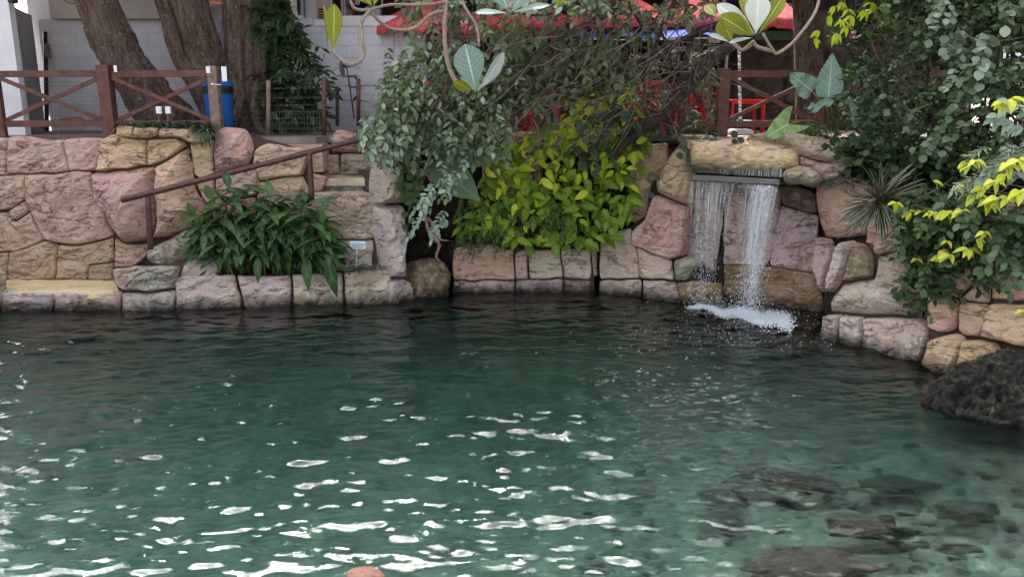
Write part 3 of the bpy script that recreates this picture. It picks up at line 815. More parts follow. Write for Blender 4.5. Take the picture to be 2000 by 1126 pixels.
wf = thing('waterfall_rockwork', 'ochre and mauve rock face framing the waterfall', 'rock wall', P(1330, 590, 12.0))
for poly, pl, tint, kw in [
    ([(1171, 462), (1200, 452), (1230, 446), (1240, 478), (1246, 510), (1248, 542), (1171, 546)], R1, PALE, dict(moss=.25)),
    ([(1241, 481), (1275, 494), (1311, 509), (1318, 546), (1250, 542)], R1, PALE, dict(moss=.05)),
    ([(1170, 549), (1250, 545), (1252, 592), (1170, 584)], R1, LAV, dict(moss=.35, amp=1.4)),
    ([(1254, 546), (1318, 549), (1330, 570), (1334, 604), (1255, 594)], R1, LAV, dict(moss=.3, amp=1.4)),
    ([(1288, 330), (1310, 296), (1332, 268), (1344, 276), (1352, 330), (1350, 380), (1345, 402), (1312, 392), (1280, 378), (1274, 352)], R1, OCH, dict(bulge=.14, amp=1.6, back=.2)),
    ([(1280, 381), (1312, 394), (1345, 405), (1342, 450), (1334, 498), (1308, 508), (1270, 492), (1233, 478), (1236, 450), (1262, 425)], R1, PINK, dict(bulge=.12, amp=1.5, back=.2, ang=.9)),
    ([(1232, 292), (1262, 282), (1302, 280), (1306, 320), (1272, 362), (1264, 420), (1240, 442), (1228, 400)], RB, PEACH, dict(bulge=.08)),
    ([(1316, 508), (1340, 500), (1362, 505), (1368, 520), (1350, 528), (1342, 545), (1320, 548)], R1, GREY, dict(bulge=.16, moss=.15, amp=1.6)),
    ([(1322, 550), (1360, 548), (1408, 552), (1412, 612), (1336, 604)], R1, BRN, dict(bulge=.05, moss=.4)),
    ([(1340, 350), (1410, 350), (1407, 400), (1411, 440), (1402, 490), (1398, 530), (1380, 524), (1366, 512), (1340, 506)], ALC, (.42, .32, .30), dict(amp=1.5, ang=1.3, back=.03, gap=.002)),  # wet purple stones here and next, tints darkened for the alcove's shade
    ([(1412, 350), (1500, 350), (1526, 372), (1524, 402), (1508, 502), (1496, 520), (1413, 516)], ALC, (.56, .44, .41), dict(amp=1.3, ang=.6, back=.03, gap=.002)),
    ([(1525, 402), (1560, 413), (1599, 422), (1596, 470), (1596, 534), (1504, 518), (1510, 480)], ALC, LAV, dict(amp=1.1, ang=.7, back=.03, gap=.002)),
    ([(1414, 517), (1494, 521), (1504, 519), (1600, 534), (1612, 600), (1614, 640), (1500, 618), (1412, 600)], ALC, BRN, dict(amp=1.2, ang=.1, moss=.35, back=.03, gap=.002)),
    ([(1524, 360), (1556, 364), (1588, 372), (1600, 400), (1596, 421), (1560, 412), (1526, 400)], ALC, (.12, .085, .06), dict(moss=.3)),
    ([(1592, 350), (1660, 336), (1700, 350), (1736, 384), (1744, 450), (1720, 458), (1660, 462), (1612, 462), (1598, 424)], PRB, PEACH, dict(bulge=.16, amp=1.3)),
    ([(1700, 430), (1740, 420), (1770, 440), (1762, 486), (1698, 480)], PRB, ROSE, dict(bulge=.12)),
    ([(1596, 462), (1622, 464), (1628, 480), (1624, 520), (1612, 556), (1610, 575), (1600, 560), (1590, 520)], PRB, LAV, dict(bulge=.08, ang=1.4)),
]: stone(poly, pl, wf, tint, **kw)
backing([(1175, 470), (1300, 400), (1330, 300), (1345, 300), (1345, 640), (1172, 640)], R1, wf, off=-.2, thick=.35)
backing([(1235, 300), (1310, 290), (1345, 420), (1240, 470)], RB, wf, off=-.09, thick=.3)
backing([(1340, 300), (1600, 300), (1640, 400), (1640, 690), (1340, 680)], ALC, wf, off=-.12, thick=.5, mat='dirt_bank')
backing([(1600, 352), (1700, 350), (1770, 430), (1790, 700), (1600, 640)], PRB, wf, off=-.12, thick=.4, mat='dirt_bank')

ln = thing('waterfall_lintel', 'long ochre boulder capping the waterfall spout', 'boulder', P(1500, 290, 11.2))
stone([(1344, 274), (1380, 272), (1440, 272), (1500, 276), (1545, 286), (1562, 300), (1558, 326), (1520, 340), (1440, 337), (1380, 330), (1350, 326)], LIN, ln, OCH, bulge=.24, back=.12, r=.2, moss=.0, amp=1.2)
LIN2 = Plane(P(1480, 280, 11.35), P(1660, 280, 10.95), .5)
stone([(1450, 270), (1490, 262), (1550, 262), (1600, 274), (1640, 286), (1662, 300), (1655, 318), (1600, 312), (1560, 298), (1540, 284), (1500, 276)], LIN2, ln, GREY, bulge=.08, amp=1.7, ang=.05, moss=.15)
stone([(1560, 302), (1600, 314), (1656, 320), (1662, 344), (1640, 360), (1604, 352), (1585, 330), (1560, 322)], LIN, ln, GREY, bulge=.14, amp=1.8, ang=.1)
stone([(1521, 342), (1532, 326), (1556, 318), (1584, 320), (1604, 332), (1612, 350), (1590, 366), (1560, 360), (1534, 364)], LIN, ln, PALE, bulge=.24, back=.2, r=.15, moss=.8)
stone([(1560, 262), (1600, 262), (1650, 278), (1700, 300), (1720, 330), (1660, 330), (1640, 290), (1600, 274)], LIN2, ln, GREY, bulge=.03, amp=1.4, off=-.06)
backing([(1350, 280), (1560, 292), (1640, 310), (1650, 340), (1560, 340), (1350, 318)], LIN, ln, off=-.12, thick=.7)
sheet('capping_top', [LIN.hit(1344, 276), LIN.hit(1650, 290), P(1700, 270, 12.3), P(1330, 262, 12.9)], M['rock'], .1, None, ln).color = (*PALE, .3)

rw_ = thing('right_bank_wall', 'pale and peach stone wall curving along the right bank', 'wall', P(1800, 700, 9.4))
for poly, pl, tint, kw in [
    ([(1622, 574), (1616, 550), (1628, 520), (1640, 480), (1654, 466), (1662, 484), (1652, 520), (1640, 548), (1630, 560)], PR, LAV, dict(bulge=.12, ang=1.2, back=.2)),
    ([(1664, 484), (1668, 470), (1690, 478), (1702, 500), (1700, 538), (1660, 546), (1642, 549), (1655, 520)], PR, (.26, .19, .15), dict(bulge=.06)),
    ([(1622, 578), (1642, 552), (1702, 541), (1706, 500), (1750, 485), (1800, 505), (1812, 560), (1802, 606), (1770, 618), (1690, 616), (1618, 612)], PR, PALE, dict(bulge=.16, moss=.42, back=.15)),
    ([(1702, 470), (1750, 470), (1760, 484), (1706, 497)], PR, PEACH, {}),
    ([(1610, 616), (1642, 615), (1641, 676), (1604, 668)], PR, LAV, dict(moss=.35, bulge=.08)),
    ([(1644, 616), (1686, 618), (1686, 684), (1643, 676)], PR, LAV, dict(moss=.3, bulge=.08)),
    ([(1688, 620), (1740, 620), (1800, 622), (1818, 632), (1812, 670), (1802, 712), (1700, 692), (1688, 680)], PR, LAV, dict(bulge=.08)),
    ([(1804, 512), (1850, 470), (1930, 480), (1925, 532), (1868, 580), (1815, 560)], PR2, ROSE, {}),
    ([(1820, 572), (1850, 574), (1870, 585), (1872, 620), (1864, 644), (1842, 652), (1820, 640), (1816, 610)], PR2, ROSE, dict(bulge=.12)),
    ([(1873, 584), (1926, 540), (1930, 584), (1925, 590)], PR2, ROSE, {}),
    ([(1874, 588), (1926, 592), (1925, 640), (1916, 660), (1880, 655), (1870, 645)], PR2, PEACH, {}),
    ([(1930, 482), (2060, 482), (2060, 586), (1934, 584)], PR2, PEACH, {}),
    ([(1928, 592), (2060, 592), (2060, 680), (1990, 676), (1944, 664), (1918, 660)], PR2, PEACH, dict(bulge=.1)),
    ([(1806, 712), (1820, 664), (1842, 656), (1868, 650), (1884, 660), (1876, 700), (1850, 740)], PR2, OCH, dict(bulge=.12, moss=.3)),
    ([(1880, 664), (1914, 664), (1944, 668), (1960, 690), (1870, 720)], PR2, OCH, dict(bulge=.08, moss=.35)),
]: stone(poly, pl, rw_, tint, **kw)
backing([(1625, 560), (1660, 480), (1740, 475), (1805, 520), (1806, 760), (1612, 720)], PR, rw_, off=-.09, thick=.4)
backing([(1805, 500), (2080, 420), (2080, 860), (1806, 780)], PR2, rw_, off=-.09, thick=.4)
UP = Plane(P(1740, 420, 10.0), P(2000, 420, 8.7), .12)
for poly in ([(1750, 420), (1850, 400), (1860, 468), (1760, 484)], [(1852, 398), (1960, 380), (1968, 476), (1862, 470)], [(1962, 380), (2060, 370), (2060, 478), (1970, 476)]):
    stone(poly, UP, rw_, ROSE)
backing([(1745, 425), (2080, 360), (2080, 560), (1760, 560)], UP, rw_, off=-.09, thick=.5)
mr = thing('shore_boulder', 'dark rough barnacled boulder half in the water at the right edge', 'boulder', P(1900, 760, 8.2))
MR = Plane(Pz(1790, 790, 0), Pz(2040, 838, 0), .9)
stone([(1788, 782), (1806, 745), (1840, 712), (1880, 690), (1950, 672), (2060, 668), (2080, 880), (1960, 858), (1860, 830), (1800, 806)], MR, mr, (.1, .1, .08), bulge=.02, back=.35, r=.3, amp=2.2, crust=1.6, mat='shore_rock', name='boulder_body', step=.02, crease=0)

# rocks lying under and at the water surface
def boulder(name, c, s, seed, mat, label, cat='rock', group=None, rotz=0, rough=.35):
    bm = bmesh.new(); bmesh.ops.create_icosphere(bm, subdivisions=5, radius=1)
    for v in bm.verts:
        n_ = v.co.copy()
        d = 1 + rough * 2 * float(fbm(np.array([n_.x * 1.5 + seed]), np.array([n_.y * 1.5 + n_.z * 1.1]), seed, 5)[0])
        v.co = Vector((n_.x * d * s[0], n_.y * d * s[1], n_.z * d * s[2]))
    me = bpy.data.meshes.new(name); bm.to_mesh(me); bm.free()
    me.polygons.foreach_set('use_smooth', [True] * len(me.polygons))
    o = link(name, me, mat, None, None, c); o.rotation_euler.z = rotz
    tag(o, label, cat, group); return o
def sub_at(px, py, z): return Pz(px, py, 0) + (Pz(px, py, z) - Pz(px, py, 0)) * .62
for (px, py, s, zt, lab, rz) in [
    (1590, 1108, (.50, .20, .14), -.02, 'long dark boulder just under the surface at the lower edge, sky glints on it', .1),
    (1680, 1032, (.27, .14, .13), -.05, 'dark lumpy submerged rock in the clear lower right shallows', -.1),
    (1745, 1044, (.20, .06, .06), -.16, 'thin dark submerged rock sticking out beside the lumpy one', .1),
    (1560, 945, (.34, .16, .12), -.12, 'brownish submerged rock upper left of the rocky shallows', -.35),
    (1480, 930, (.2, .1, .1), -.22, 'small brown submerged rock nearest the open pool', 0),
    (1890, 1008, (.26, .13, .12), -.2, 'rounded dark submerged rock near the right frame edge', 0),
    (1410, 985, (.2, .13, .12), -.3, 'faint dark submerged rock left of the rocky shallows', 0),
    (1740, 958, (.26, .12, .12), -.26, 'dim submerged rock in front of the shore boulder', 0),
    (1865, 1085, (.12, .08, .07), -.25, 'little dark stone on the pool bed at the lower right corner', 0),
]:
    c = sub_at(px, py, zt - s[2]); boulder('submerged_rock', (c.x, c.y, zt - s[2]), s, int(px), M['sunk_rock'], lab, 'rock', 'submerged rocks', rz)
rs = random.Random(31)
mbs = []
for k in range(150):
    px = rs.uniform(1150, 2050); py = rs.uniform(900, 1150)
    c = Pz(px, py, -.55); r_ = rs.uniform(.02, .07); z_ = float(bedz(np.array([c.x]), np.array([c.y]))[0])
    bm = bmesh.new(); bmesh.ops.create_icosphere(bm, subdivisions=2, radius=r_)
    for v in bm.verts: v.co = Vector((v.co.x * rs.uniform(1, 1.5), v.co.y, v.co.z * .6)) + Vector((c.x, c.y, z_))
    me_ = bpy.data.meshes.new('p'); bm.to_mesh(me_); bm.free(); mbs.append(me_)
V_ = []; F_ = []; n_ = 0
for me_ in mbs:
    vv = np.zeros(len(me_.vertices) * 3); me_.vertices.foreach_get('co', vv); ff = np.zeros(len(me_.polygons) * 3, int); me_.polygons.foreach_get('vertices', ff)
    V_.append(vv.reshape(-1, 3)); F_.append(ff.reshape(-1, 3) + n_); n_ += len(me_.vertices); bpy.data.meshes.remove(me_)
link('bed_pebbles', mesh_np('bed_pebbles', np.concatenate(V_), np.concatenate(F_)), M['sunk_rock'], None, 'stuff')
c = Pz(715, 1122, 0)
boulder('shore_stone', (c.x, c.y - .03, -.01), (.13, .1, .07), 5, M['red_stone'], 'rounded reddish brown stone breaking the surface at the bottom edge', 'stone', rough=.15)
# ------------------------------------------------------------------ handrail
hr = thing('stair_handrail', 'brown round handrail climbing beside the stone steps', 'handrail', P(290, 482, 11.8))
A = P(238, 391, 11.7); B = P(690, 276, 12.05); C2 = P(772, 262, 12.1)
tube('rail', [A, A.lerp(B, .33), A.lerp(B, .66), B, C2], [.043, .042, .042, .041, .04], M['rail'], hr, seg=12, sub=4, rough=.05)
for (px, y0, y1, Y_) in ((289, 384, 486, 11.74), (604, 298, 392, 11.98), (770, 262, 336, 12.1)):
    a = P(px, y0, Y_); b = P(px + 5, y1, Y_ + .01)
    tube('post', [a, (a + b) / 2, b], [.04, .041, .042], M['rail'], hr, seg=12, sub=3, rough=.04)

# ------------------------------------------------------------------ timber fences
def fence(name, label, posts, Y_, mats, z0=DECK - .05, ztop=1.0, xend=None, bays=None):
    f = thing(name, label, 'fence', P(posts[0][0], 268, Y_))
    for (px, w, zt, mt) in posts:
        x = P(px, 200, Y_).x
        mb = MB(); mb.box((x, Y_, (z0 + zt) / 2), (w, w, zt - z0), bevel=.008); mb.build('post', mt, f)
    for (pa, pb) in bays:
        xa, xb = P(pa, 200, Y_).x, P(pb, 200, Y_).x
        z1, z2 = P(1000, 145, Y_).z, P(1000, 242, Y_).z
        for z_ in (z1, z2):
            mb = MB(); mb.bar((xa, Y_, z_), (xb, Y_, z_ + .01), .095, .06); mb.build('rail', mats, f)
        mb = MB(); mb.bar((xa, Y_ - .012, z1 - .05), (xb, Y_ - .012, z2 + .05), .06, .03, (0, 0, 1)); mb.build('brace', mats, f)
        mb = MB(); mb.bar((xa, Y_ + .022, z2 + .05), (xb, Y_ + .022, z1 - .05), .06, .03, (0, 0, 1)); mb.build('brace', mats, f)
    return f
zt = P(0, 127, 12.5).z
fence('timber_fence', 'brown crossed timber fence above the left stone wall', [(-2, .10, P(0, 127, 12.5).z, M['fence']), (211, .18, zt, M['fence']), (421, .145, P(0, 129, 12.5).z, M['fence_grey'])], 12.5, M['fence'], bays=[(5, 198), (224, 412)])
fence('timber_fence', 'brown crossed timber fence behind the waterfall', [(1411, .17, P(0, 134, 12.6).z, M['fence']), (1600, .12, P(0, 136, 12.6).z, M['fence'])], 12.6, M['fence'], bays=[(1423, 1592), (1330, 1399)])
def card(name, label, cat, px0, py0, px1, py1, Y_, mat, t=.02, group=None, parent=None, lines=0):
    a, b = P(px0, py0, Y_), P(px1, py1, Y_)
    mb = MB(); mb.box(((a.x + b.x) / 2, Y_, (a.z + b.z) / 2), (abs(b.x - a.x), t, abs(a.z - b.z)), bevel=.002)
    o = mb.build(name, mat, parent)
    if parent is None: tag(o, label, cat, group)
    return o
card('paper_notice', 'small white notice on the top of the middle fence post', 'notice', 222, 128, 229, 141, 12.43, M['white_paint'])
card('paper_notice', 'small white notice left of the weathered fence post', 'notice', 402, 130, 411, 143, 12.42, M['white_paint'])
card('paper_notice', 'tall white notice right of the weathered post above the blue bin', 'notice', 432, 130, 444, 159, 12.42, M['white_paint'])
for px, l in ((305, 'left white socket cover above the strappy grass'), (323, 'right white socket cover above the strappy grass')):
    so = thing('socket_cover', l, 'socket', P(px + 5, 250, 12.35)); card('cover', '', '', px, 208, px + 11, 222, 12.35, M['white_paint'], .05, None, so)
    tube('stake', [P(px + 5, 220, 12.36), P(px + 5, 252, 12.36)], .008, M['wire'], so, curve=False)
zt_ = thing('cable_tie', 'white cable tie round the weathered fence post', 'cable tie', P(421, 165, 12.4))
a = P(412, 164, 12.42); b = P(431, 166, 12.42)
mb = MB(); mb.bar(a, b, .012, .005); mb.build('strap', M['white_paint'], zt_); mb = MB(); mb.box(P(414, 164, 12.41), (.03, .015, .025), bevel=.003); mb.build('lock', M['white_paint'], zt_)

# ------------------------------------------------------------------ blue bin
bn = thing('litter_bin', 'blue plastic litter bin behind the weathered fence post', 'bin', (P(427, 200, 12.85).x, 12.85, DECK))
bx = bn.location.x
def lathe(name, prof, c, mat, parent, seg=28, sq=0.0):
    n = len(prof); V = []; F = []
    for (r, z) in prof:
        for k in range(seg):
            a = k / seg * 2 * PI; x, y = math.cos(a), math.sin(a)
            V.append((c[0] + r * x, c[1] + r * y, c[2] + z))
    for i in range(n - 1):
        for k in range(seg): F.append((i * seg + k, i * seg + (k + 1) % seg, (i + 1) * seg + (k + 1) % seg, (i + 1) * seg + k))
    return link(name, mesh_np(name, V, F), mat, parent)
bt = P(400, 160, 12.85).z - DECK
lathe('bin_body', [(0, 0), (.17, 0), (.185, .03), (.215, bt - .16), (.218, bt - .14)], (bx, 12.85, DECK), M['blue_bin'], bn)
lathe('bin_bag', [(.222, bt - .17), (.228, bt - .15), (.229, bt - .07), (.222, bt - .05)], (bx, 12.85, DECK), M['black_bag'], bn)
lathe('lid', [(.236, bt - .07), (.24, bt - .05), (.235, bt - .02), (.2, bt + .03), (.10, bt + .06), (0, bt + .065)], (bx, 12.85, DECK), M['blue_bin'], bn)

# ------------------------------------------------------------------ white buildings and block walls on the left
wp = thing('white_corner_wall', 'bright white rendered wall end with a grey return at the left edge', 'wall', (-6.5, 13.3, DECK))
xc = P(42, 200, 13.2).x
prism('front_face', [(-9.5, 13.2), (xc, 13.2), (xc, 13.35), (-9.5, 13.35)], DECK - .1, 6.2, M['white_wall'], None, wp)
xd = P(86, 200, 14.9).x
prism('return_wall', [(xc - .004, 13.354), (xc - .004, 13.204), (xd, 14.85), (xd - .2, 14.95)], DECK - .1, P(60, 20, 14).z, M['grey_wall'], None, wp)
mb = MB(); mb.box((P(24, 4, 13.1).x, 13.12, P(24, 2, 13.1).z), (.09, .16, .07), bevel=.015); mb.build('wall_lamp', M['black_bag'], wp)
pi = thing('drain_pipe', 'dark downpipe with a junction box beside the grey wall', 'pipe', P(90, 262, 14.8))
tube('pipe', [P(88, 62, 14.8), P(92, 262, 14.8)], .035, M['black_bag'], pi, curve=False, seg=10)
card('junction_box', '', '', 88, 86, 98, 114, 14.7, M['fence_grey'], .1, None, pi)
def block_wall(name, label, x0, x1, Y_, z0, z1, bw=.42, bh=.21, depth=.15):
    w = thing(name, label, 'wall', ((x0 + x1) / 2, Y_, z0))
    mb = MB(); mb.box(((x0 + x1) / 2, Y_ + depth * .55, (z0 + z1) / 2), (x1 - x0, depth, z1 - z0)); mb.build('wall_core', M['white_block'], w)
    mb = MB(); mb.box((0, 0, 0), (bw - .003, .05, bh - .003), bevel=.002)
    proto = mb.build('block', M['white_block'], w); me = proto.data; bpy.data.objects.remove(proto)
    r = 0; z = z0
    while z < z1 - .02:
        x = x0 - (bw / 2 if r % 2 else 0)
        while x < x1:
            xa, xb = max(x, x0), min(x + bw, x1)
            if xb - xa > .06:
                o = bpy.data.objects.new('block', me); COL.objects.link(o); o.parent = w
                hz = min(bh, z1 - z)
                o.location = Vector(((xa + xb) / 2, Y_ + random.uniform(-.0015, .0015), z + hz / 2)) - w.location
                o.scale = ((xb - xa) / bw, 1, hz / bh)
            x += bw
        z += bh; r += 1
    return w
xl = P(95, 200, 15).x; xr = P(445, 200, 15).x
block_wall('block_wall', 'white painted block wall behind the leaning trunks', xl, xr, 15.0, DECK, P(200, 38, 15).z)
bb = thing('upper_wall', 'plain beige upper wall above the white blocks', 'wall', (xl, 15.1, P(200, 37, 15).z))
mb = MB(); mb.box(((P(97, 30, 14.8).x + P(392, 30, 14.8).x) / 2, 15.05, P(200, 37, 14.8).z + 1.3), (P(392, 30, 14.8).x - P(97, 30, 14.8).x, .5, 2.6), bevel=.01); mb.build('render', M['beige'], bb)
mb = MB(); mb.box((P(82, 30, 15.2).x, 15.3, P(200, 37, 14.8).z + .3), (.5, .2, 3.9), bevel=.01); mb.build('corner_return', M['white_wall'], bb)
tube('loose_cable', [P(118, -10, 14.7), P(130, 4, 14.7), P(145, 7, 14.75), P(160, 0, 14.7), P(165, -14, 14.7)], .009, M['fence_grey'], bb, seg=5)
we = thing('white_parapet', 'bright sloping white wall cap between the tree trunks', 'wall cap', P(415, 45, 15.3))
a0 = P(388, 15, 15.25); a1 = P(450, 6, 15.25); b0 = P(388, 44, 15.25); b1 = P(450, 44, 15.25)
mb = MB(); mb.v = [b0, b1, a1, a0] + [v + Vector((0, .25, 0)) for v in (b0, b1, a1, a0)]
mb.f = [(0, 1, 2, 3), (7, 6, 5, 4), (0, 4, 5, 1), (1, 5, 6, 2), (2, 6, 7, 3), (3, 7, 4, 0)]; mb.build('cap', M['white_wall'], we)
xl2 = P(545, 200, 15).x; xr2 = P(834, 200, 15).x
block_wall('block_wall', 'lavender white block wall behind the dark shrub and young plant', xl2, xr2, 15.0, DECK, P(700, 52, 15).z)
cp = thing('wall_coping', 'pale stepped coping along the white wall under the windows', 'coping', ((xl2 + xr2) / 2, 15.0, P(700, 52, 15).z))
for (pa, pb, py) in ((545, 612, 36), (612, 668, 38), (668, 834, 31)):
    a = P(pa, py, 14.97); b = P(pb, 51.6, 14.97)
    mb = MB(); mb.box(((a.x + b.x) / 2, 15.06, (a.z + b.z) / 2), (b.x - a.x - .004, .22, a.z - b.z), bevel=.01); mb.build('coping_stone', M['white_wall'], cp)
# houses beyond
hs = thing('brick_house', 'red brick house glimpsed between the tree trunks', 'house', (P(410, 0, 18).x, 18, DECK))
mb = MB(); mb.box((P(410, 0, 18.3).x, 18.4, 5.2), (1.6, .5, 5.5)); mb.build('brick_core', M['mortar'], hs)
mb = MB(); mb.box((0, 0, 0), (.21, .03, .062), bevel=.003); pr = mb.build('brick', M['brick'], hs); bme = pr.data; bpy.data.objects.remove(pr)
for r in range(12):
    for k in range(7):
        o = bpy.data.objects.new('brick', bme); COL.objects.link(o); o.parent = hs
        o.location = Vector((P(410, 0, 18.1).x - .75 + k * .222 + (.11 if r % 2 else 0), 18.14, P(410, 20, 18.1).z + r * .074)) - hs.location
ho = thing('white_house', 'white house with dark windows and green shutters behind the wall', 'house', (P(640, 0, 17).x, 17.2, DECK))
Yh = 16.6
def hb(name, p0, q0, p1, q1, Y_, mat, t=.1, par=None):
    return card(name, '', '', p0, q0, p1, q1, Y_, mat, t, None, par or ho)
hb('house_wall', 556, -120, 745, 60, Yh + .4, M['white_wall'], .2)
hb('doorway', 612, -110, 640, 60, Yh + .25, M['beige'], .08)
hb('shutter', 540, -80, 568, 31, Yh + .1, M['green_panel'], .06)
for (a, b_, c_, d_) in ((575, -90, 588, 30), (645, -90, 668, 46), (672, -60, 688, 32), (700, -90, 745, 12), (690, 10, 716, 60)):
    f = hb('window', a - 3, b_ - 3, c_ + 3, d_ + 3, Yh + .24, M['white_paint'], .08)
    o = card('pane', '', '', a, b_, c_, d_, Yh + .17, M['glass_dark'], .05, None, None); del o['label']; del o['category']
    o.parent = f
hb('shutter', 591, -40, 597, 44, Yh + .12, M['green_panel'], .05)
for k in range(6):
    a = P(623, 18 + k * 5, Yh); b = P(640, 21 + k * 5, Yh)
    mb = MB(); mb.bar(a, b, .035, .02); mb.build('louvre_slat', M['dark_red'], ho)
hb('red_post', 684, -60, 694, 40, Yh + .05, M['dark_red'], .08)
hb('roof', 500, -200, 800, -118, Yh, M['brick'], 1.6)

# dark open-fronted bar behind the umbrellas
br = thing('bar_building', 'dark open fronted bar in the shade behind the red umbrellas', 'building', (1.0, 19, DECK))
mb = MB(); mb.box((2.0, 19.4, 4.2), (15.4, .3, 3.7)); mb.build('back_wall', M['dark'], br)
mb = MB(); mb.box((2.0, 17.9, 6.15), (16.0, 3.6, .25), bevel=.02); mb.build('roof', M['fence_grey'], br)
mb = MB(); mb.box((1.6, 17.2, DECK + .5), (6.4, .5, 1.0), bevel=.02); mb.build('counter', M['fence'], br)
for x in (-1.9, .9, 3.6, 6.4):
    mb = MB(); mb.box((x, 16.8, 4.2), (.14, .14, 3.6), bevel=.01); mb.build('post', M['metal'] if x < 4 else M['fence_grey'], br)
for px in (1262, 1300, 1340):
    f = card('window', '', '', px - 20, 70, px + 16, 122, 19.2, M['white_paint'], .05, None, None); del f['label']; del f['category']; f.parent = br; f.location = -br.location
    o = card('pane', '', '', px - 17, 74, px + 13, 119, 19.15, M['glass_dark'], .03, None, None); del o['label']; del o['category']; o.parent = f
for (px, py, w, h) in ((1330, 96, 30, 10), (1395, 78, 22, 12), (1290, 100, 12, 20)):
    o = card('menu_board', '', '', px - w / 2, py - h / 2, px + w / 2, py + h / 2, 17.0, M['white_paint'], .03, None, None); del o['label']; del o['category']; o.parent = br; o.location = -br.location
card('red_banner', 'dark red banner hanging inside the shaded bar', 'banner', 1062, 86, 1095, 118, 16.6, M['dark_red'], .02)
card('red_banner', 'narrow dark red banner right of the other one in the bar', 'banner', 1168, 86, 1190, 122, 16.6, M['dark_red'], .02)
gw = thing('earth_wall', 'dark mottled old wall behind the right fence', 'wall', (P(1580, 250, 15).x, 15, DECK))
mb = MB(); mb.box((P(1600, 100, 15.4).x + .6, 15.5, 3.4), (4.2, .5, 2.2)); mb.build('wall_body', M['brown_wall'], gw)
PG = Plane(P(1480, 150, 15.2), P(1700, 150, 15.2), .02)
for (a, b_, c_, d_) in ((1484, 96, 1552, 142), (1556, 92, 1612, 150), (1616, 90, 1690, 148), (1470, 146, 1530, 200), (1534, 146, 1600, 204), (1604, 152, 1690, 210), (1480, 204, 1570, 256), (1574, 208, 1690, 258)):
    stone([(a, b_), (c_, b_ + 2), (c_, d_), (a, d_ - 2)], PG, gw, (.1, .07, .055), mat='brown_wall', step=.04)
gp = thing('green_lean_to', 'pale green board ledge under the red umbrella corner', 'ledge', P(1530, 80, 15.0))
card('board', '', '', 1476, 62, 1552, 80, 15.0, M['green_panel'], .4, None, gp)
tube('prop', [P(1530, 30, 15.0), P(1534, 78, 15.0)], .03, M['grey_wall'], gp, curve=False, seg=8)

# ------------------------------------------------------------------ umbrellas
def cloth_uv(): pass
def umbrella(c, R, zc, h, label, tilt=0, rot=0.0, pole=True, n=8, text=None):
    u = thing('umbrella', label, 'umbrella', (c[0], c[1], DECK), 'red umbrellas over the bar terrace')
    V = []; F = []; seg = n * 6; rings = 9
    def rad(a, t):
        k = (a / (2 * PI) * n) % 1; sag = math.sin(k * PI)
        return R * t * (1 - .07 * sag * t)
    for i in range(rings + 1):
        t = i / rings
        for k in range(seg):
            a = 2 * PI * k / seg + rot; r = rad(a - rot, t)
            kk = ((a - rot) / (2 * PI) * n) % 1; sag = math.sin(kk * PI)
            V.append((c[0] + r * math.cos(a), c[1] + r * math.sin(a), zc + h * (1 - t) ** 1.1 - .05 * sag * t + tilt * r * math.cos(a)))
    for k in range(seg):        # hanging valance
        a = 2 * PI * k / seg + rot; r = rad(a - rot, 1) * 1.005
        kk = ((a - rot) / (2 * PI) * n) % 1; sag = math.sin(kk * PI)
        V.append((c[0] + r * math.cos(a), c[1] + r * math.sin(a), zc - .15 - .05 * sag - .02 * math.sin(kk * 12) + tilt * r * math.cos(a)))
    for i in range(rings + 1):
        for k in range(seg): F.append((i * seg + k, i * seg + (k + 1) % seg, (i + 1) * seg + (k + 1) % seg, (i + 1) * seg + k))
    o = link('canopy', mesh_np('canopy', V, F), M['red_cloth'], u)
    sd_ = o.modifiers.new('thickness', 'SOLIDIFY'); sd_.thickness = .004
    if pole: tube('pole', [(c[0], c[1], DECK), (c[0], c[1], zc + h * .9)], .022, M['white_paint'], u, curve=False, seg=10)
    rb = Tubes()
    for k in range(n):
        a = 2 * PI * k / n + rot
        rb.add([(c[0], c[1], zc + h * .86), (c[0] + R * .98 * math.cos(a), c[1] + R * .98 * math.sin(a), zc - .02 + tilt * R * math.cos(a))], .007, seg=5, curve=False)
    rb.build('ribs', M['metal'], u)
    return u
def letters(par, body, px, py, Y_, size, rot=0.0, tiltx=80):
    tc = bpy.data.curves.new('letters', 'FONT'); tc.body = body; tc.size = size; tc.extrude = .001; tc.align_x = 'CENTER'
    tc.materials.append(M['white_paint'])
    o = bpy.data.objects.new('lettering', tc); COL.objects.link(o); o.parent = par
    o.location = P(px, py, Y_) - par.location; o.rotation_euler = (math.radians(tiltx), rot, 0)
    dg = bpy.context.evaluated_depsgraph_get(); me = bpy.data.meshes.new_from_object(o.evaluated_get(dg))
    m2 = bpy.data.objects.new('lettering', me); COL.objects.link(m2); m2.parent = par; m2.location = o.location; m2.rotation_euler = o.rotation_euler
    bpy.data.objects.remove(o)
zE = P(1000, 50, 15).z
def ux(px, Y_): return P(px, 50, Y_).x
u1 = umbrella((ux(840, 14.9), 15.5), 1.15, P(840, 40, 14.4).z, .55, 'leftmost red umbrella, its edge over the dark doorway', rot=.2)
u2 = umbrella((ux(1010, 15.2), 15.9), 1.2, P(1000, 32, 14.7).z, .6, 'second red umbrella from the left behind the thick twigs', rot=.05)
u3 = umbrella((ux(1215, 15.0), 15.7), 1.15, P(1200, 32, 14.6).z, .6, 'third red umbrella, over the left half of the blue tarpaulin', rot=.3)
u4 = umbrella((ux(1370, 15.0), 15.8), 1.1, P(1350, 30, 14.7).z, .6, 'fourth red umbrella with white lettering above the blue tarpaulin', rot=.12)
u5 = umbrella((ux(1542, 14.6), 15.0), .42, P(1542, 33, 14.6).z, .3, 'small drooping red umbrella corner right of the big leaf cluster', rot=.3, n=5, pole=False)
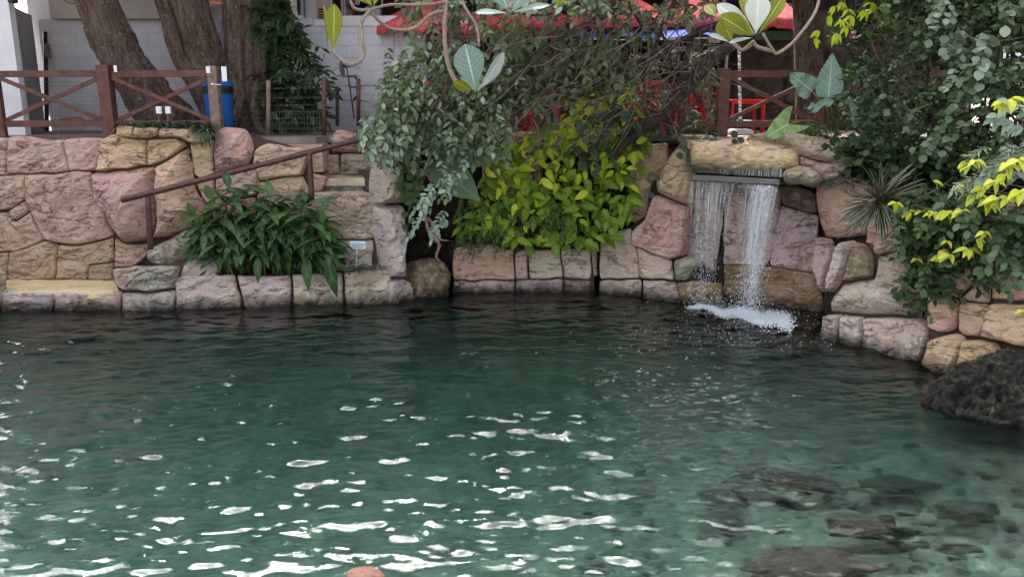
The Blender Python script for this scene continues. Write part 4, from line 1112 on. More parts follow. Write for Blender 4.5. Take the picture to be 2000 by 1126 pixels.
letters(u4, 'BRAHMA', 1312, 46, 14.62, .11, .05); letters(u4, 'BRAHMA', 1392, 42, 14.66, .12, -.04)
letters(u5, 'BRAHMA', 1556, 36, 14.5, .09, -.1); letters(u5, 'O', 1541, 15, 14.55, .1, .3); letters(u1, 'BRAHMA', 905, 46, 14.3, .1, .1)
# free standing white pole in front of the fence
ps = thing('striped_pole', 'thin white pole with dark bands standing by the right fence post', 'pole', P(1446, 262, 13.0))
pp0 = P(1443, 62, 13.0); pp1 = P(1446, 240, 13.0)
n_ = 12
for k in range(n_):
    a = pp0.lerp(pp1, k / n_); b = pp0.lerp(pp1, (k + .88) / n_)
    tube('white_band', [a, b], .022, M['white_paint'], ps, curve=False, seg=10)
    if k < n_ - 1: tube('dark_band', [b, pp0.lerp(pp1, (k + 1) / n_)], .0215, M['black_bag'], ps, curve=False, seg=10)
mb = MB(); bp_ = P(1446, 256, 13.0); mb.box((bp_.x, 13.0, bp_.z - .02), (.34, .34, .1), bevel=.03); mb.build('base_block', M['white_paint'], ps)
mb = MB(); mb.box((bp_.x + .03, 12.98, bp_.z + .14), (.3, .3, .05), bevel=.02); mb.build('base_plate', M['white_paint'], ps)

# blue tarpaulin
bt_ = thing('blue_tarpaulin', 'blue tarpaulin awning stretched below the red umbrellas', 'awning', P(1270, 70, 15.5))
nx2, ny2 = 60, 12; V = []; F = []
for j in range(ny2):
    for i in range(nx2):
        s = i / (nx2 - 1); t_ = j / (ny2 - 1)
        a = P(1100 + 330 * s, 56 - 4 * s, 14.35 + .9 * (1 - t_))
        z_ = P(1270, 50 + 0 * s, 14.35).z + (P(1270, 76, 14.35).z - P(1270, 50, 14.35).z) * t_
        z_ += .06 * float(fbm(np.array([s * 7]), np.array([t_ * 2]), 3, 3)[0]) - .03 * math.sin(s * 14) * t_ + .05 * s
        V.append((P(1110 + 320 * s, 60, 14.35).x, 14.35 + .8 * (1 - t_), z_))
for j in range(ny2 - 1):
    for i in range(nx2 - 1): F.append((j * nx2 + i, j * nx2 + i + 1, (j + 1) * nx2 + i + 1, (j + 1) * nx2 + i))
o = link('sheet', mesh_np('sheet', V, F), M['blue_tarp'], bt_); sm = o.modifiers.new('t', 'SOLIDIFY'); sm.thickness = .006
tube('front_cord', [P(1110, 76, 14.35), P(1270, 78, 14.35), P(1430, 72, 14.35)], .01, M['white_paint'], bt_, seg=5)
tube('support', [P(1422, 74, 14.4), P(1410, 250, 14.4)], .025, M['grey_wall'], bt_, curve=False, seg=8)

# ------------------------------------------------------------------ red plastic furniture
def chair(px, Y_, rz, label, back='slat'):
    x = P(px, 200, Y_).x; zz = DECK
    c = thing('plastic_chair', label, 'chair', (x, Y_, zz), 'red plastic chairs on the terrace')
    c.rotation_euler.z = rz
    def loc(mb, name):
        me = bpy.data.meshes.new(name); me.from_pydata([tuple(v) for v in mb.v], [], mb.f); me.polygons.foreach_set('use_smooth', [False] * len(me.polygons))
        o = bpy.data.objects.new(name, me); COL.objects.link(o); me.materials.append(M['red_plastic']); o.parent = c; return o
    mb = MB(); mb.box((0, 0, .42), (.44, .42, .035), bevel=.015); mb.box((0, -.2, .40), (.42, .03, .05), bevel=.01); loc(mb, 'seat')
    for sx in (-1, 1):
        for sy in (-1, 1):
            mb = MB(); mb.bar((sx * .23, sy * .22, 0), (sx * .19, sy * .18, .42), .05, .035, bevel=.008); loc(mb, 'leg')
        mb = MB(); mb.bar((sx * .24, -.2, .64), (sx * .22, .2, .64), .03, .05, bevel=.01); mb.bar((sx * .235, -.2, .41), (sx * .24, -.19, .64), .04, .03, bevel=.006); loc(mb, 'armrest')
    mb = MB()
    for k in range(-2, 3): mb.bar((k * .075, .2, .43), (k * .085, .27, .80 - abs(k) * .01), .012, .045, (0, 1, 0), bevel=.004)
    for sx in (-1, 1): mb.bar((sx * .2, .2, .42), (sx * .21, .27, .80), .03, .045, (0, 1, 0), bevel=.006)
    mb.bar((-.22, .272, .80), (.22, .272, .80), .09, .03, bevel=.012)
    loc(mb, 'backrest')
    return c
chair(872, 14.0, 2.8, 'red plastic chair leftmost, seen through the hanging grey green leaves')
chair(1008, 14.1, 1.9, 'red plastic chair seen through the middle of the tangle of twigs')
chair(1062, 14.5, .5, 'red plastic chair with a low back just left of the lime leaves')
chair(1262, 13.9, 3.3, 'red plastic chair behind the top right of the lime green vine')
chair(1352, 13.7, 2.7, 'red plastic chair directly behind the thick grey bough')
chair(1390, 14.3, 1.2, 'red plastic chair between the thick bough and the right fence post')
rd = thing('round_red_sign', 'small round red disc sign above a chair by the fence post', 'sign', P(1378, 200, 13.4))
mb = MB()
cc = P(1378, 178, 13.4)
mb.v = [cc + Vector((.105 * math.cos(a / 24 * 2 * PI), yy, .105 * math.sin(a / 24 * 2 * PI))) for yy in (-.012, .012) for a in range(24)]
mb.f = [tuple(range(24)), tuple(range(47, 23, -1))] + [(a, a + 24, (a + 1) % 24 + 24, (a + 1) % 24) for a in range(24)]
mb.build('disc', M['red_plastic'], rd)
tube('stem', [cc + Vector((0, .02, -.1)), Vector((cc.x, cc.y + .02, DECK))], .012, M['red_plastic'], rd, curve=False, seg=8)
tb_ = thing('plastic_table', 'square red plastic table behind the right fence', 'table', (P(1462, 220, 13.9).x, 13.9, DECK))
xA, xB = P(1426, 200, 13.6).x, P(1498, 200, 13.6).x; zt2 = P(1460, 194, 13.6).z
mb = MB(); mb.box(((xA + xB) / 2, 13.9, zt2 - .015), (xB - xA, .62, .03), bevel=.01); mb.box(((xA + xB) / 2, 13.6, zt2 - .05), (xB - xA - .05, .02, .045), bevel=.004); mb.build('table_top', M['red_plastic'], tb_)
for x in (xA + .05, xB - .05):
    for y in (13.64, 14.16):
        mb = MB(); mb.bar((x + (.02 if x > xA + .1 else -.0), y, DECK), (x, y, zt2 - .02), .055, .05, bevel=.008); mb.build('leg', M['red_plastic'], tb_)
# hanging cup in the right shrub
hc = thing('hanging_cup', 'small white and red plastic cup hanging in the dark shrub', 'cup', P(1665, 60, 11.8))
cz = P(1665, 76, 11.8)
lathe('cup', [(0, 0), (.032, 0), (.044, .10), (.046, .10)], cz, M['white_paint'], hc, 20)
lathe('red_band', [(.0375, .035), (.0415, .065)], cz, M['red_plastic'], hc, 20)
tube('string', [cz + Vector((0, 0, .1)), cz + Vector((.0, 0, .3)), cz + Vector((.02, .05, .8))], .004, M['wire'], hc, seg=5)

# ------------------------------------------------------------------ plant sign
sg = thing('plant_sign', 'small pale blue information sign on a stake in the planter', 'sign', P(697, 522, 11.98))
a, b = P(683, 471, 11.95), P(714, 486, 11.95)
mb = MB(); mb.box(((a.x + b.x) / 2, 11.95, (a.z + b.z) / 2), (b.x - a.x, .012, a.z - b.z), bevel=.004); mb.build('plate', M['white_paint'], sg)
sb = simple('pale_blue_print', (.42, .60, .80), .5, .05, 5, 0); si = simple('grey_blue_print', (.16, .24, .33), .5, .05, 5, 0)
w_ = b.x - a.x; h_ = a.z - b.z
mb = MB(); mb.box(((a.x + b.x) / 2, 11.942, a.z - h_ * .36), (w_ * .9, .003, h_ * .42)); mb.build('blue_print', sb, sg)
for (f0, f1, zf) in ((.3, .68, .22), (.14, .9, .46), (.12, .86, .62), (.12, .88, .72), (.12, .8, .82)):
    mb = MB(); mb.box((a.x + w_ * (f0 + f1) / 2, 11.939, a.z - h_ * zf), (w_ * (f1 - f0), .002, h_ * .035)); mb.build('printed_line', si, sg)
tube('stake', [P(698, 487, 11.96), P(695, 524, 11.96)], .008, M['white_paint'], sg, curve=False, seg=6)

# ------------------------------------------------------------------ wire fence on the terrace
wfn = thing('wire_fence', 'low wire mesh fence on thin brown posts by the dark shrub', 'fence', P(580, 268, 13.0))
for (px, y0, y1, Y_, mt) in ((524, 157, 268, 13.0, 'fence_grey'), (633, 152, 268, 13.0, 'fence'), (659, 169, 246, 14.4, 'fence'), (700, 154, 246, 13.8, 'fence'), (770, 160, 246, 14.2, 'fence')):
    tube('post', [P(px, y0, Y_), P(px, y1, Y_)], .034, M[mt], wfn, curve=False, seg=8, rough=.1)
wires = Tubes()
for py in (172, 190, 205, 218, 230, 240, 250, 260):
    wires.add([P(455, py, 13.0), P(524, py + 1, 13.0), P(633, py, 13.0), P(700, py - 4, 13.8)], .002, seg=4, curve=False)
for px in range(528, 700, 6):
    wires.add([P(px, 218, 13.0), P(px, 266, 13.0)], .0015, seg=4, curve=False)
wires.build('wire_mesh', M['wire'], wfn, 'stuff')
wf2 = thing('mesh_panel', 'fine wire mesh panel with old stakes behind the left timber fence', 'fence', P(150, 262, 13.6))
wires = Tubes()
for k in range(14):
    wires.add([P(45, 160 + k * 7.4, 13.6), P(250, 160 + k * 7.4, 13.6)], .0018, seg=4, curve=False)
for k in range(34):
    wires.add([P(46 + k * 6.2, 158, 13.6), P(46 + k * 6.2, 262, 13.6)], .0014, seg=4, curve=False)
wires.build('wire_mesh', M['wire'], wf2, 'stuff')
tube('stake', [P(50, 158, 13.58), P(58, 262, 13.58)], .04, M['fence_grey'], wf2, curve=False, seg=8, rough=.1)
tube('fallen_pipe', [P(120, 240, 14.0), P(150, 236, 14.0), P(160, 240, 14.0)], .07, M['fence_grey'], wf2, seg=10)

# ------------------------------------------------------------------ waterfall
wff = thing('waterfall', 'thin curtain of falling water with two denser streams from the steel spout', 'waterfall', Pz(1450, 615, 0))
LA, LB = P(1352, 352, 11.62), P(1522, 364, 10.95)
LA.z = LB.z = (LA.z + LB.z) / 2
sp_ = thing('waterfall_spout', 'grey steel trough spout under the lintel boulder', 'spout', (LA + LB) / 2)
d_ = (LB - LA).normalized(); nrm = Vector((d_.y, -d_.x, 0));
if nrm.y > 0: nrm = -nrm
mb = MB(); Mx = Matrix((d_, -nrm, Vector((0, 0, 1)))).transposed()
mb.box((LA + LB) / 2 + Vector((0, 0, .05)), ((LB - LA).length, .03, .075), Mx, bevel=.004)
mb.build('front_lip', simple('worn_grey_metal', (.15, .14, .125), .5, .15, 12, .002, metal=.2), sp_)
mb = MB(); mb.box((LA + LB) / 2 + Vector((0, 0, .02)) - nrm * .28, ((LB - LA).length, .5, .03), Mx); mb.build('tray', M['wet_metal'], sp_)
mb = MB(); mb.box((LA + LB) / 2 + Vector((0, 0, .19)) - nrm * .13, ((LB - LA).length, .03, .17), Mx, bevel=.004); mb.build('back_plate', M['wet_metal'], sp_)
m, t, b = nt('falling_water')
b.inputs['Base Color'].default_value = (.86, .90, .95, 1); b.inputs['Roughness'].default_value = .12
b.inputs['Transmission Weight'].default_value = .25
tpn = N(t, 'BsdfTransparent'); mxn = N(t, 'MixShader'); mxn.inputs[0].default_value = .3
t.links.new(tpn.outputs[0], mxn.inputs[1]); t.links.new(b.outputs[0], mxn.inputs[2]); t.links.new(mxn.outputs[0], t.nodes['Material Output'].inputs['Surface'])
M['fall'] = m
m, t, b = nt('white_foam'); b.inputs['Base Color'].default_value = (.80, .85, .92, 1); b.inputs['Roughness'].default_value = .35
M['foam'] = m
m, t, b = nt('thin_water_sheet')
b.inputs['Base Color'].default_value = (.80, .84, .90, 1); b.inputs['Roughness'].default_value = .1
tpn = N(t, 'BsdfTransparent'); mxn = N(t, 'MixShader')
sn = noise(t, pos(t, (26, 26, 1.6)), 1.0, 5, .65)
t.links.new(math_(t, 'MULTIPLY', ramp(t, sn, [(.46, .0), (.70, .8)]), N(t, 'Attribute', attribute_name='rnd').outputs['Fac']), mxn.inputs[0])
t.links.new(tpn.outputs[0], mxn.inputs[1]); t.links.new(b.outputs[0], mxn.inputs[2]); t.links.new(mxn.outputs[0], t.nodes['Material Output'].inputs['Surface'])
M['film'] = m
rs = random.Random(12)
def dens():
    # denser at the right third and a narrower one at the left
    r_ = rs.random()
    if r_ < .64: return min(.995, max(.62, rs.gauss(.84, .07)))
    if r_ < .78: return min(.5, max(.02, rs.gauss(.24, .09)))
    return rs.random()
# strands
T_ = Tubes()
zl = LA.z
def fall(s, t_, out, dx):        # parabola off the lip
    s = s + ((.80 if s > .5 else .30) - s) * .42 * t_
    base = LA.lerp(LB, s)
    return base + nrm * (out * math.sqrt(t_) + .03) + d_ * dx * t_ + Vector((0, 0, -zl * t_))
for k in range(230):
    s = dens(); top = rs.choice([0, 0, 0, rs.random() * .5]); ln_ = rs.uniform(.15, .6)
    out = rs.uniform(.14, .34); dx = rs.gauss(0, .03) + (.0 if s > .5 else .10 * rs.random())
    pts = [fall(s, min(1, top + ln_ * q / 6), out, dx) + Vector((rs.gauss(0, .003), rs.gauss(0, .003), 0)) for q in range(7)]
    r0 = rs.uniform(.0009, .0028)
    T_.add(pts, [r0 * .6, r0, r0 * 1.2, r0, r0 * 1.1, r0 * .7, r0 * .2], seg=5, sub=2)
for k in range(70):          # on the steel plate behind the lip: white reflections built as running strands
    s = min(.98, max(.3, rs.gauss(.75, .2))); b_ = LA.lerp(LB, s) - nrm * .108
    T_.add([b_ + Vector((0, 0, rs.uniform(.2, .27))), b_ + Vector((rs.gauss(0, .006), 0, .16)), b_ + Vector((rs.gauss(0, .01), 0, .1))], rs.uniform(.002, .0045), seg=5, sub=2)
T_.build('water_strands', M['fall'], wff, 'stuff')
# thin film from lip: two rippling sheets, dense on the right, thinning out as they fall
for lay in range(2):
    nx3, ny3 = 120, 60
    S_, T2 = np.meshgrid(np.linspace(0, 1, nx3), np.linspace(0, .97, ny3))
    W3 = .02 * fbm(S_ * 16, T2 * 5 + lay * 9, 3 + lay, 3) * (1 + 3 * T2)
    V = np.array([fall(S_.flat[q], T2.flat[q], .2 + .06 * lay + W3.flat[q], .0)[:] for q in range(S_.size)])
    D_ = np.exp(-((S_ - .84) / .11) ** 2) * (.75 - .35 * T2) + .07 * np.exp(-((S_ - .24) / .13) ** 2) * np.clip(T2 * 3, .2, 1) + .12 * np.exp(-(T2 / .22) ** 2)
    D_ = D_ * np.clip((.9 - T2) * 5, 0, 1) * np.clip((1.0 - S_) * 30, 0, 1)
    i, j = np.meshgrid(np.arange(ny3 - 1), np.arange(nx3 - 1), indexing='ij')
    F = np.stack([i * nx3 + j, i * nx3 + j + 1, (i + 1) * nx3 + j + 1, (i + 1) * nx3 + j], -1).reshape(-1, 4)
    link('water_film', mesh_np('water_film', V, F, None, True, D_.ravel()), M['film'], wff, 'stuff')
# droplets
def blobs(pts, rads, name, mat, parent, squash=None):
    bm = bmesh.new(); bmesh.ops.create_icosphere(bm, subdivisions=1, radius=1); base = np.array([v.co[:] for v in bm.verts]); fc = np.array([[v.index for v in f.verts] for f in bm.faces]); bm.free()
    pts = np.array(pts); rads = np.array(rads)
    if rads.ndim == 1: rads = np.repeat(rads[:, None], 3, 1)
    V = (pts[:, None, :] + base[None] * rads[:, None, :]).reshape(-1, 3)
    F = (fc[None] + (np.arange(len(pts)) * len(base))[:, None, None]).reshape(-1, 3)
    return link(name, mesh_np(name, V, F), mat, parent, 'stuff')
pts = []; rr_ = []
for k in range(4600):
    s = dens(); t_ = rs.random() ** .75
    sp2 = .05 + .22 * t_ ** 2
    p = fall(s, t_, .22 + rs.gauss(0, .06), 0) + Vector((rs.gauss(0, sp2 * .42), rs.gauss(0, sp2 * .4), rs.gauss(0, .03)))
    if p.z < .01: continue
    pts.append(p[:]); r_ = rs.uniform(.0012, .0038) * (1 + .2 * t_); rr_.append((r_, r_, r_ * rs.uniform(1, 3.2)))
for k in range(1500):      # spray over the landing
    a = rs.random(); c = Pz(1365 + 170 * a, 600 + 34 * a, 0)
    pts.append((c.x + rs.gauss(0, .16), c.y + rs.gauss(.08, .14), abs(rs.gauss(0, .12)) + .01)); r_ = rs.uniform(.001, .0042); rr_.append((r_, r_, r_))
blobs(pts, rr_, 'droplets', M['foam'], wff)
# foam patch
fm = thing('foam_patch', 'patch of white churned foam where the waterfall lands', 'foam', Pz(1450, 618, 0))
pts = []; rr_ = []
for k in range(9000):
    a = min(1.05, max(-.05, rs.betavariate(1.5, 1.25))); px = 1345 + 200 * a; py = 597 + 36 * a + rs.gauss(0, 1.5 + 6.0 * a) + (4 * math.sin(px * .09))
    c = Pz(px, py, 0)
    r_ = rs.uniform(.0025, .009) * (.7 + a * .6); hgt = abs(rs.gauss(0, .016)) * (.5 + a)
    pts.append((c.x + rs.gauss(0, .03), c.y, hgt + .004)); rr_.append((r_ * 1.5, r_ * 1.2, r_ * .7))
blobs(pts, rr_, 'foam_bubbles', M['foam'], fm)
pts = []; rr_ = []
for k in range(420):
    r_ = rs.random(); c = Pz(1440 + rs.gauss(0, 120), 640 + rs.gauss(0, 26), 0)
    pts.append((c.x, c.y, .006)); q = rs.uniform(.003, .008); rr_.append((q, q, q * .6))
blobs(pts, rr_, 'drifting_bubbles', M['foam'], fm)
# ------------------------------------------------------------------ leaves
def leaf_template(kind, L, W, nl=5, fold=.25, droop=.25, cols=2, wav=0.0):
    """leaf along +Y from the origin, upper side +Z; uv x = across -1..1 , y = along"""
    prof = {
        'ovate': lambda t: math.sin(PI * min(1, t ** .72)) ** .85,
        'oval': lambda t: math.sin(PI * t) ** .6,
        'obovate': lambda t: math.sin(PI * t ** 1.55) ** .75,
        'lance': lambda t: math.sin(PI * t ** .8) ** 1.0,
        'strap': lambda t: min(1, t * 9) * (1 - t ** 3) ** .8,
        'heart': lambda t: (math.sin(PI * min(1, (t * .93 + .07)) ** .55)) ** .8,
    }[kind]
    V = []; UV = []
    for i in range(nl + 1):
        t = i / nl
        w = W / 2 * max(prof(min(.999, max(.001, t))), .03 if 0 < i < nl else .02)
        y = L * t; z = -droop * L * t * t + .08 * L * t
        for c in range(-cols // 2, cols // 2 + 1):
            u = c / (cols / 2)
            if wav: zz = wav * L * math.sin(t * 21 + u * 2) * abs(u)
            else: zz = 0
            V.append((u * w, y - (abs(u) * .0), z + fold * abs(u) * w + zz)); UV.append((u, t))
    F = []
    k = cols + 1
    for i in range(nl):
        for c in range(cols):
            a = i * k + c; F.append((a, a + 1, a + k + 1, a + k))
    return np.array(V), np.array(F), np.array(UV)
def frame_of(d, n):
    d = Vector(d).normalized(); n = Vector(n)
    x = d.cross(n)
    if x.length < 1e-3: x = d.cross(Vector((1, .3, .2)))
    x.normalize(); z = x.cross(d)
    return np.array([[x.x, d.x, z.x], [x.y, d.y, z.y], [x.z, d.z, z.z]])
class Leaves:
    def __init__(s): s.items = []      # (template id, pos, 3x3, scale)
    def add(s, k, p, d, n, sc=1.0): s.items.append((k, tuple(p), frame_of(d, n), sc))
    def build(s, temps, mats, parent, name='leaf', maxn=300, stuffname='foliage'):
        """temps: list of templates, mats: material per template"""
        if not s.items: return
        Pp = np.array([i[1] for i in s.items]); sc = np.array([i[3] for i in s.items])
        px, py = proj(Pp); d = np.linalg.norm(Pp - np.array(CAM), axis=1)
        vis = (px > -20) & (px < 2020) & (py > -20) & (py < 1140)
        size = sc * np.array([temps[i[0]][0][:, 1].max() for i in s.items]) / d
        front = -(d - np.median(d)) * .35
        score = np.where(vis, size * np.exp(front * 1.2), -1)
        order = np.argsort(-score); sel = [i for i in order[:maxn] if score[i] > 0]; rest = [i for i in range(len(s.items)) if i not in set(sel)]
        meshes = []
        for (V, F, UV), m in zip(temps, mats):
            me = mesh_np(name, V, F, UV); me.materials.append(m); meshes.append(me)
        pl_ = parent.location
        for i in sel:
            k, p, R, q = s.items[i]
            o = bpy.data.objects.new(name, meshes[k]); COL.objects.link(o); o.parent = parent
            mt = Matrix(R.tolist()).to_4x4(); mt.translation = Vector(p) - pl_
            o.matrix_local = mt @ Matrix.Scale(q, 4)
        if rest:
            used = sorted(set(s.items[i][0] for i in rest))
            VV = []; FF = []; UU = []; RR = []; MI = []; n0 = 0
            for k in used:
                ids = [i for i in rest if s.items[i][0] == k]
                V, F, UV = temps[k]
                R = np.array([s.items[i][2] for i in ids]); q = sc[ids]; p = Pp[ids]
                W_ = np.einsum('nij,vj->nvi', R, V) * q[:, None, None] + p[:, None, :]
                VV.append(W_.reshape(-1, 3)); nv = len(V)
                FF.append((F[None] + (np.arange(len(ids)) * nv)[:, None, None]).reshape(-1, 4) + n0); n0 += nv * len(ids)
                UU.append(np.tile(UV, (len(ids), 1))); RR.append(np.repeat(RNG.random(len(ids)), nv)); MI.append(np.full(len(ids) * len(F), used.index(k)))
            me = mesh_np(stuffname, np.concatenate(VV), np.concatenate(FF), np.concatenate(UU), True, np.concatenate(RR))
            for k in used: me.materials.append(mats[k])
            me.polygons.foreach_set('material_index', np.concatenate(MI).astype(np.int32))
            link(stuffname, me, None, parent, 'stuff')
rv = random.Random(99)
def rdir(s=1.0): return Vector((rv.gauss(0, s), rv.gauss(0, s), rv.gauss(0, s)))
def in_poly(px, py, poly):
    c = False
    for i in range(len(poly)):
        (ax, ay), (bx, by) = poly[i], poly[i - 1]
        if (ay > py) != (by > py) and px < (bx - ax) * (py - ay) / (by - ay) + ax: c = not c
    return c
def sample(poly):
    x0 = min(p[0] for p in poly); x1 = max(p[0] for p in poly); y0 = min(p[1] for p in poly); y1 = max(p[1] for p in poly)
    while True:
        x, y = rv.uniform(x0, x1), rv.uniform(y0, y1)
        if in_poly(x, y, poly): return x, y
def pinnate(L, TT, c, d, n, step, ksel, sc=1.0, jit=.25, alt=True, twig=.0035):
    """compound spray: leaflets in two ranks along a thin arched twig"""
    d = Vector(d).normalized(); side = d.cross(Vector((0, -.4, 1)) + rdir(.2)); side.normalize()
    pts = []; p = Vector(c); dd = d.copy()
    for i in range(n):
        pts.append(p.copy())
        for s_ in (-1, 1):
            if rv.random() < .08: continue
            ld = dd * .55 + side * s_ * .85 + rdir(jit) + Vector((0, 0, -.15))
            nn = Vector((0, -.55, .8)) + rdir(.35)
            L.add(ksel(), p, ld, nn, sc * rv.uniform(.75, 1.15))
        dd = (dd + Vector((0, 0, -.09)) + rdir(.03)).normalized(); p = p + dd * step
    L.add(ksel(), p, dd, Vector((0, -.5, .8)) + rdir(.2), sc)
    pts.append(p)
    if TT is not None: TT.add([pts[0], pts[len(pts) // 2], pts[-1]], [twig * 1.3, twig, twig * .6], seg=4, curve=False)

M['dark_bark'] = mottled('dark_bough_bark', [(.3, (.012, .009, .007)), (.5, (.04, .029, .023)), (.7, (.12, .095, .08))], 9, .05, .85)
# ------------------------------------------------------------------ tree trunks and their crowns (unseen above the picture, thickened to block sky reflected in the water)
G_dark = leaf_material('dark_canopy_leaf', (.020, .036, .012), (.05, .08, .025), rough=.5, trans=.3)
def crown(parent, c, R, n, lsz=.21, mat=G_dark, holes=.25, name='crown', lo=None):
    w_ = lsz * .25
    T = (np.array([(0, 0, 0), (w_, lsz * .28, .01), (w_, lsz * .7, .0), (0, lsz, -.02), (-w_, lsz * .7, .0), (-w_, lsz * .28, .01)]), np.array([(0, 1, 2, 3), (0, 3, 4, 5)]),
         np.array([(0, 0), (1, .3), (1, .7), (0, 1), (-1, .7), (-1, .3)], float)); L = Leaves()
    cl = [(Vector(c) + Vector((rv.gauss(0, R[0] * .5), rv.gauss(0, R[1] * .5), rv.gauss(0, R[2] * .5)))) for _ in range(int(n / 110))]
    for q in cl:
        rr = rv.uniform(.3, .75)
        for k in range(110):
            p = q + Vector((rv.gauss(0, rr * .55), rv.gauss(0, rr * .55), rv.gauss(0, rr * .33)))
            if lo and p.z < lo: continue
            L.add(0, p, rdir() + Vector((0, 0, -.3)), rdir() + Vector((0, 0, .8)), rv.uniform(.8, 1.6))
    L.build([T], [mat], parent, maxn=0, stuffname=name)
def W2(px, py, Y): return P(px, py, Y)
def trunk(label, stems, base, crown_c, crown_R, n):
    t = thing('tree', label, 'tree', base)
    for i, (pts, rad) in enumerate(stems):
        tube('trunk', pts, rad, M['bark'], t, seg=36, sub=12, rough=.16, ribs=(7 if i % 2 == 0 else 5), seed=i + 1 + int(base[0] * 10) % 7)
    crown(t, crown_c, crown_R, n, lo=4.95, lsz=(.17 if crown_c[0] > -1 else .22))
    return t
trunk('thick pale barked trunk leaning left, nearest the left fence bay',
      [([W2(70, -420, 13.0), W2(150, -160, 13.1), W2(197, 20, 13.3), W2(238, 110, 13.4), W2(290, 190, 13.5), W2(335, 252, 13.6), W2(355, 285, 13.7)], [.24, .27, .30, .32, .36, .44, .56])],
      tuple(W2(340, 262, 13.6)), (-7.4, 14.0, 8.6), (4.4, 1.9, 3.2), 52000)
trunk('dark trunk forking in two, leaning left beside the blue bin',
      [([W2(240, -300, 13.5), W2(300, -60, 13.5), W2(328, 30, 13.55), W2(352, 110, 13.6), W2(392, 175, 13.7), W2(430, 240, 13.8)], [.09, .11, .125, .135, .17, .24]),
       ([W2(300, -320, 13.6), W2(345, -70, 13.6), W2(372, 20, 13.6), W2(402, 110, 13.7), W2(424, 190, 13.8), W2(450, 265, 13.8)], [.18, .23, .265, .27, .30, .46])],
      tuple(W2(430, 262, 13.8)), (-3.4, 14.6, 8.8), (2.0, 1.7, 2.6), 14000)
trunk('broad fluted dark trunk standing upright right of the blue bin',
      [([W2(455, -300, 13.9), W2(458, -60, 13.9), W2(462, 60, 13.9), W2(466, 160, 13.9), W2(470, 230, 13.9), W2(476, 275, 13.9)], [.2, .2, .19, .2, .25, .42]),
       ([W2(490, -300, 14.0), W2(484, -60, 14.0), W2(486, 60, 14.0), W2(488, 160, 14.0), W2(492, 230, 14.0), W2(500, 275, 14.0)], [.25, .26, .24, .25, .3, .45]),
       ([W2(520, -300, 13.9), W2(512, -60, 13.9), W2(508, 60, 13.9), W2(510, 160, 13.9), W2(520, 230, 13.9), W2(536, 275, 13.9)], [.14, .15, .14, .15, .2, .3]),
       ([W2(500, 160, 13.6), W2(498, 210, 13.55), W2(510, 250, 13.4), W2(540, 272, 13.2)], [.05, .07, .08, .06]),
       ([W2(474, 180, 13.6), W2(462, 225, 13.5), W2(452, 255, 13.3), W2(440, 275, 13.1)], [.05, .08, .08, .06])],
      tuple(W2(492, 268, 13.9)), (-.2, 15.2, 8.0), (2.2, 1.7, 2.0), 10000)

# ------------------------------------------------------------------ plant kinds
K_small = [leaf_template('oval', .115, .062, 3, .18, .2), leaf_template('oval', .10, .058, 3, .3, .3)]
m_greyg = leaf_material('grey_green_leaf', (.08, .125, .055), (.19, .26, .125), rough=.45, trans=.25)
m_olive = leaf_material('olive_leaf', (.055, .075, .035), (.14, .17, .09), rough=.5, trans=.25)
m_pale = leaf_material('pale_bluish_leaf', (.15, .22, .16), (.30, .38, .28), rough=.4, trans=.2)
m_dgreen = leaf_material('dark_green_leaf', (.012, .028, .010), (.035, .065, .022), rough=.38, trans=.2)
m_mgreen = leaf_material('mid_green_leaf', (.03, .065, .018), (.085, .14, .04), rough=.42, trans=.25)
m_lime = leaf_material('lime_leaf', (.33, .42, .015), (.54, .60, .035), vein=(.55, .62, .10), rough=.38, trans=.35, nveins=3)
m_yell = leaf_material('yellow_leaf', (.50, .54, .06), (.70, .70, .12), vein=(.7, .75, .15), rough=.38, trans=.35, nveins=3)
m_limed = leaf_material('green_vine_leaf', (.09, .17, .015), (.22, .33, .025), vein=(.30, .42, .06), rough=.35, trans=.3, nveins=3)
m_big = leaf_material('broad_leathery_leaf', (.13, .20, .175), (.20, .28, .25), vein=(.42, .50, .40), rough=.42, trans=.15, nveins=9, back=(.20, .21, .015))
m_bigo = leaf_material('olive_leathery_leaf', (.13, .15, .010), (.19, .20, .02), vein=(.42, .46, .08), rough=.4, trans=.3, nveins=9)
m_bigp = leaf_material('pale_leathery_leaf', (.34, .38, .37), (.44, .48, .46), vein=(.60, .64, .56), rough=.38, trans=.15, nveins=9)
m_banana = leaf_material('banana_leaf', (.11, .19, .12), (.16, .25, .16), vein=(.24, .34, .17), rough=.4, trans=.25, nveins=18)
m_ear = leaf_material('bluish_elephant_ear_leaf', (.14, .24, .19), (.20, .31, .26), vein=(.38, .48, .36), rough=.5, trans=.2, nveins=6)
m_earg = leaf_material('green_elephant_ear_leaf', (.17, .27, .11), (.22, .33, .14), vein=(.42, .52, .26), rough=.45, trans=.25, nveins=7)
m_ging = leaf_material('glossy_broad_leaf', (.018, .052, .018), (.07, .14, .048), vein=(.13, .22, .09), rough=.3, trans=.2, nveins=1)
m_vari = leaf_material('striped_strap_leaf', (.02, .03, .018), (.05, .065, .035), rough=.45, trans=.1, edge=(.42, .40, .30))
m_grass = leaf_material('dark_strappy_leaf', (.035, .06, .03), (.11, .16, .09), vein=(.2, .26, .16), rough=.4, trans=.15, nveins=1)
m_purple = leaf_material('purple_green_leaf', (.03, .022, .03), (.055, .045, .045), rough=.4, trans=.15)
m_fern = leaf_material('feathery_grey_leaf', (.13, .19, .12), (.24, .30, .20), rough=.5, trans=.2)

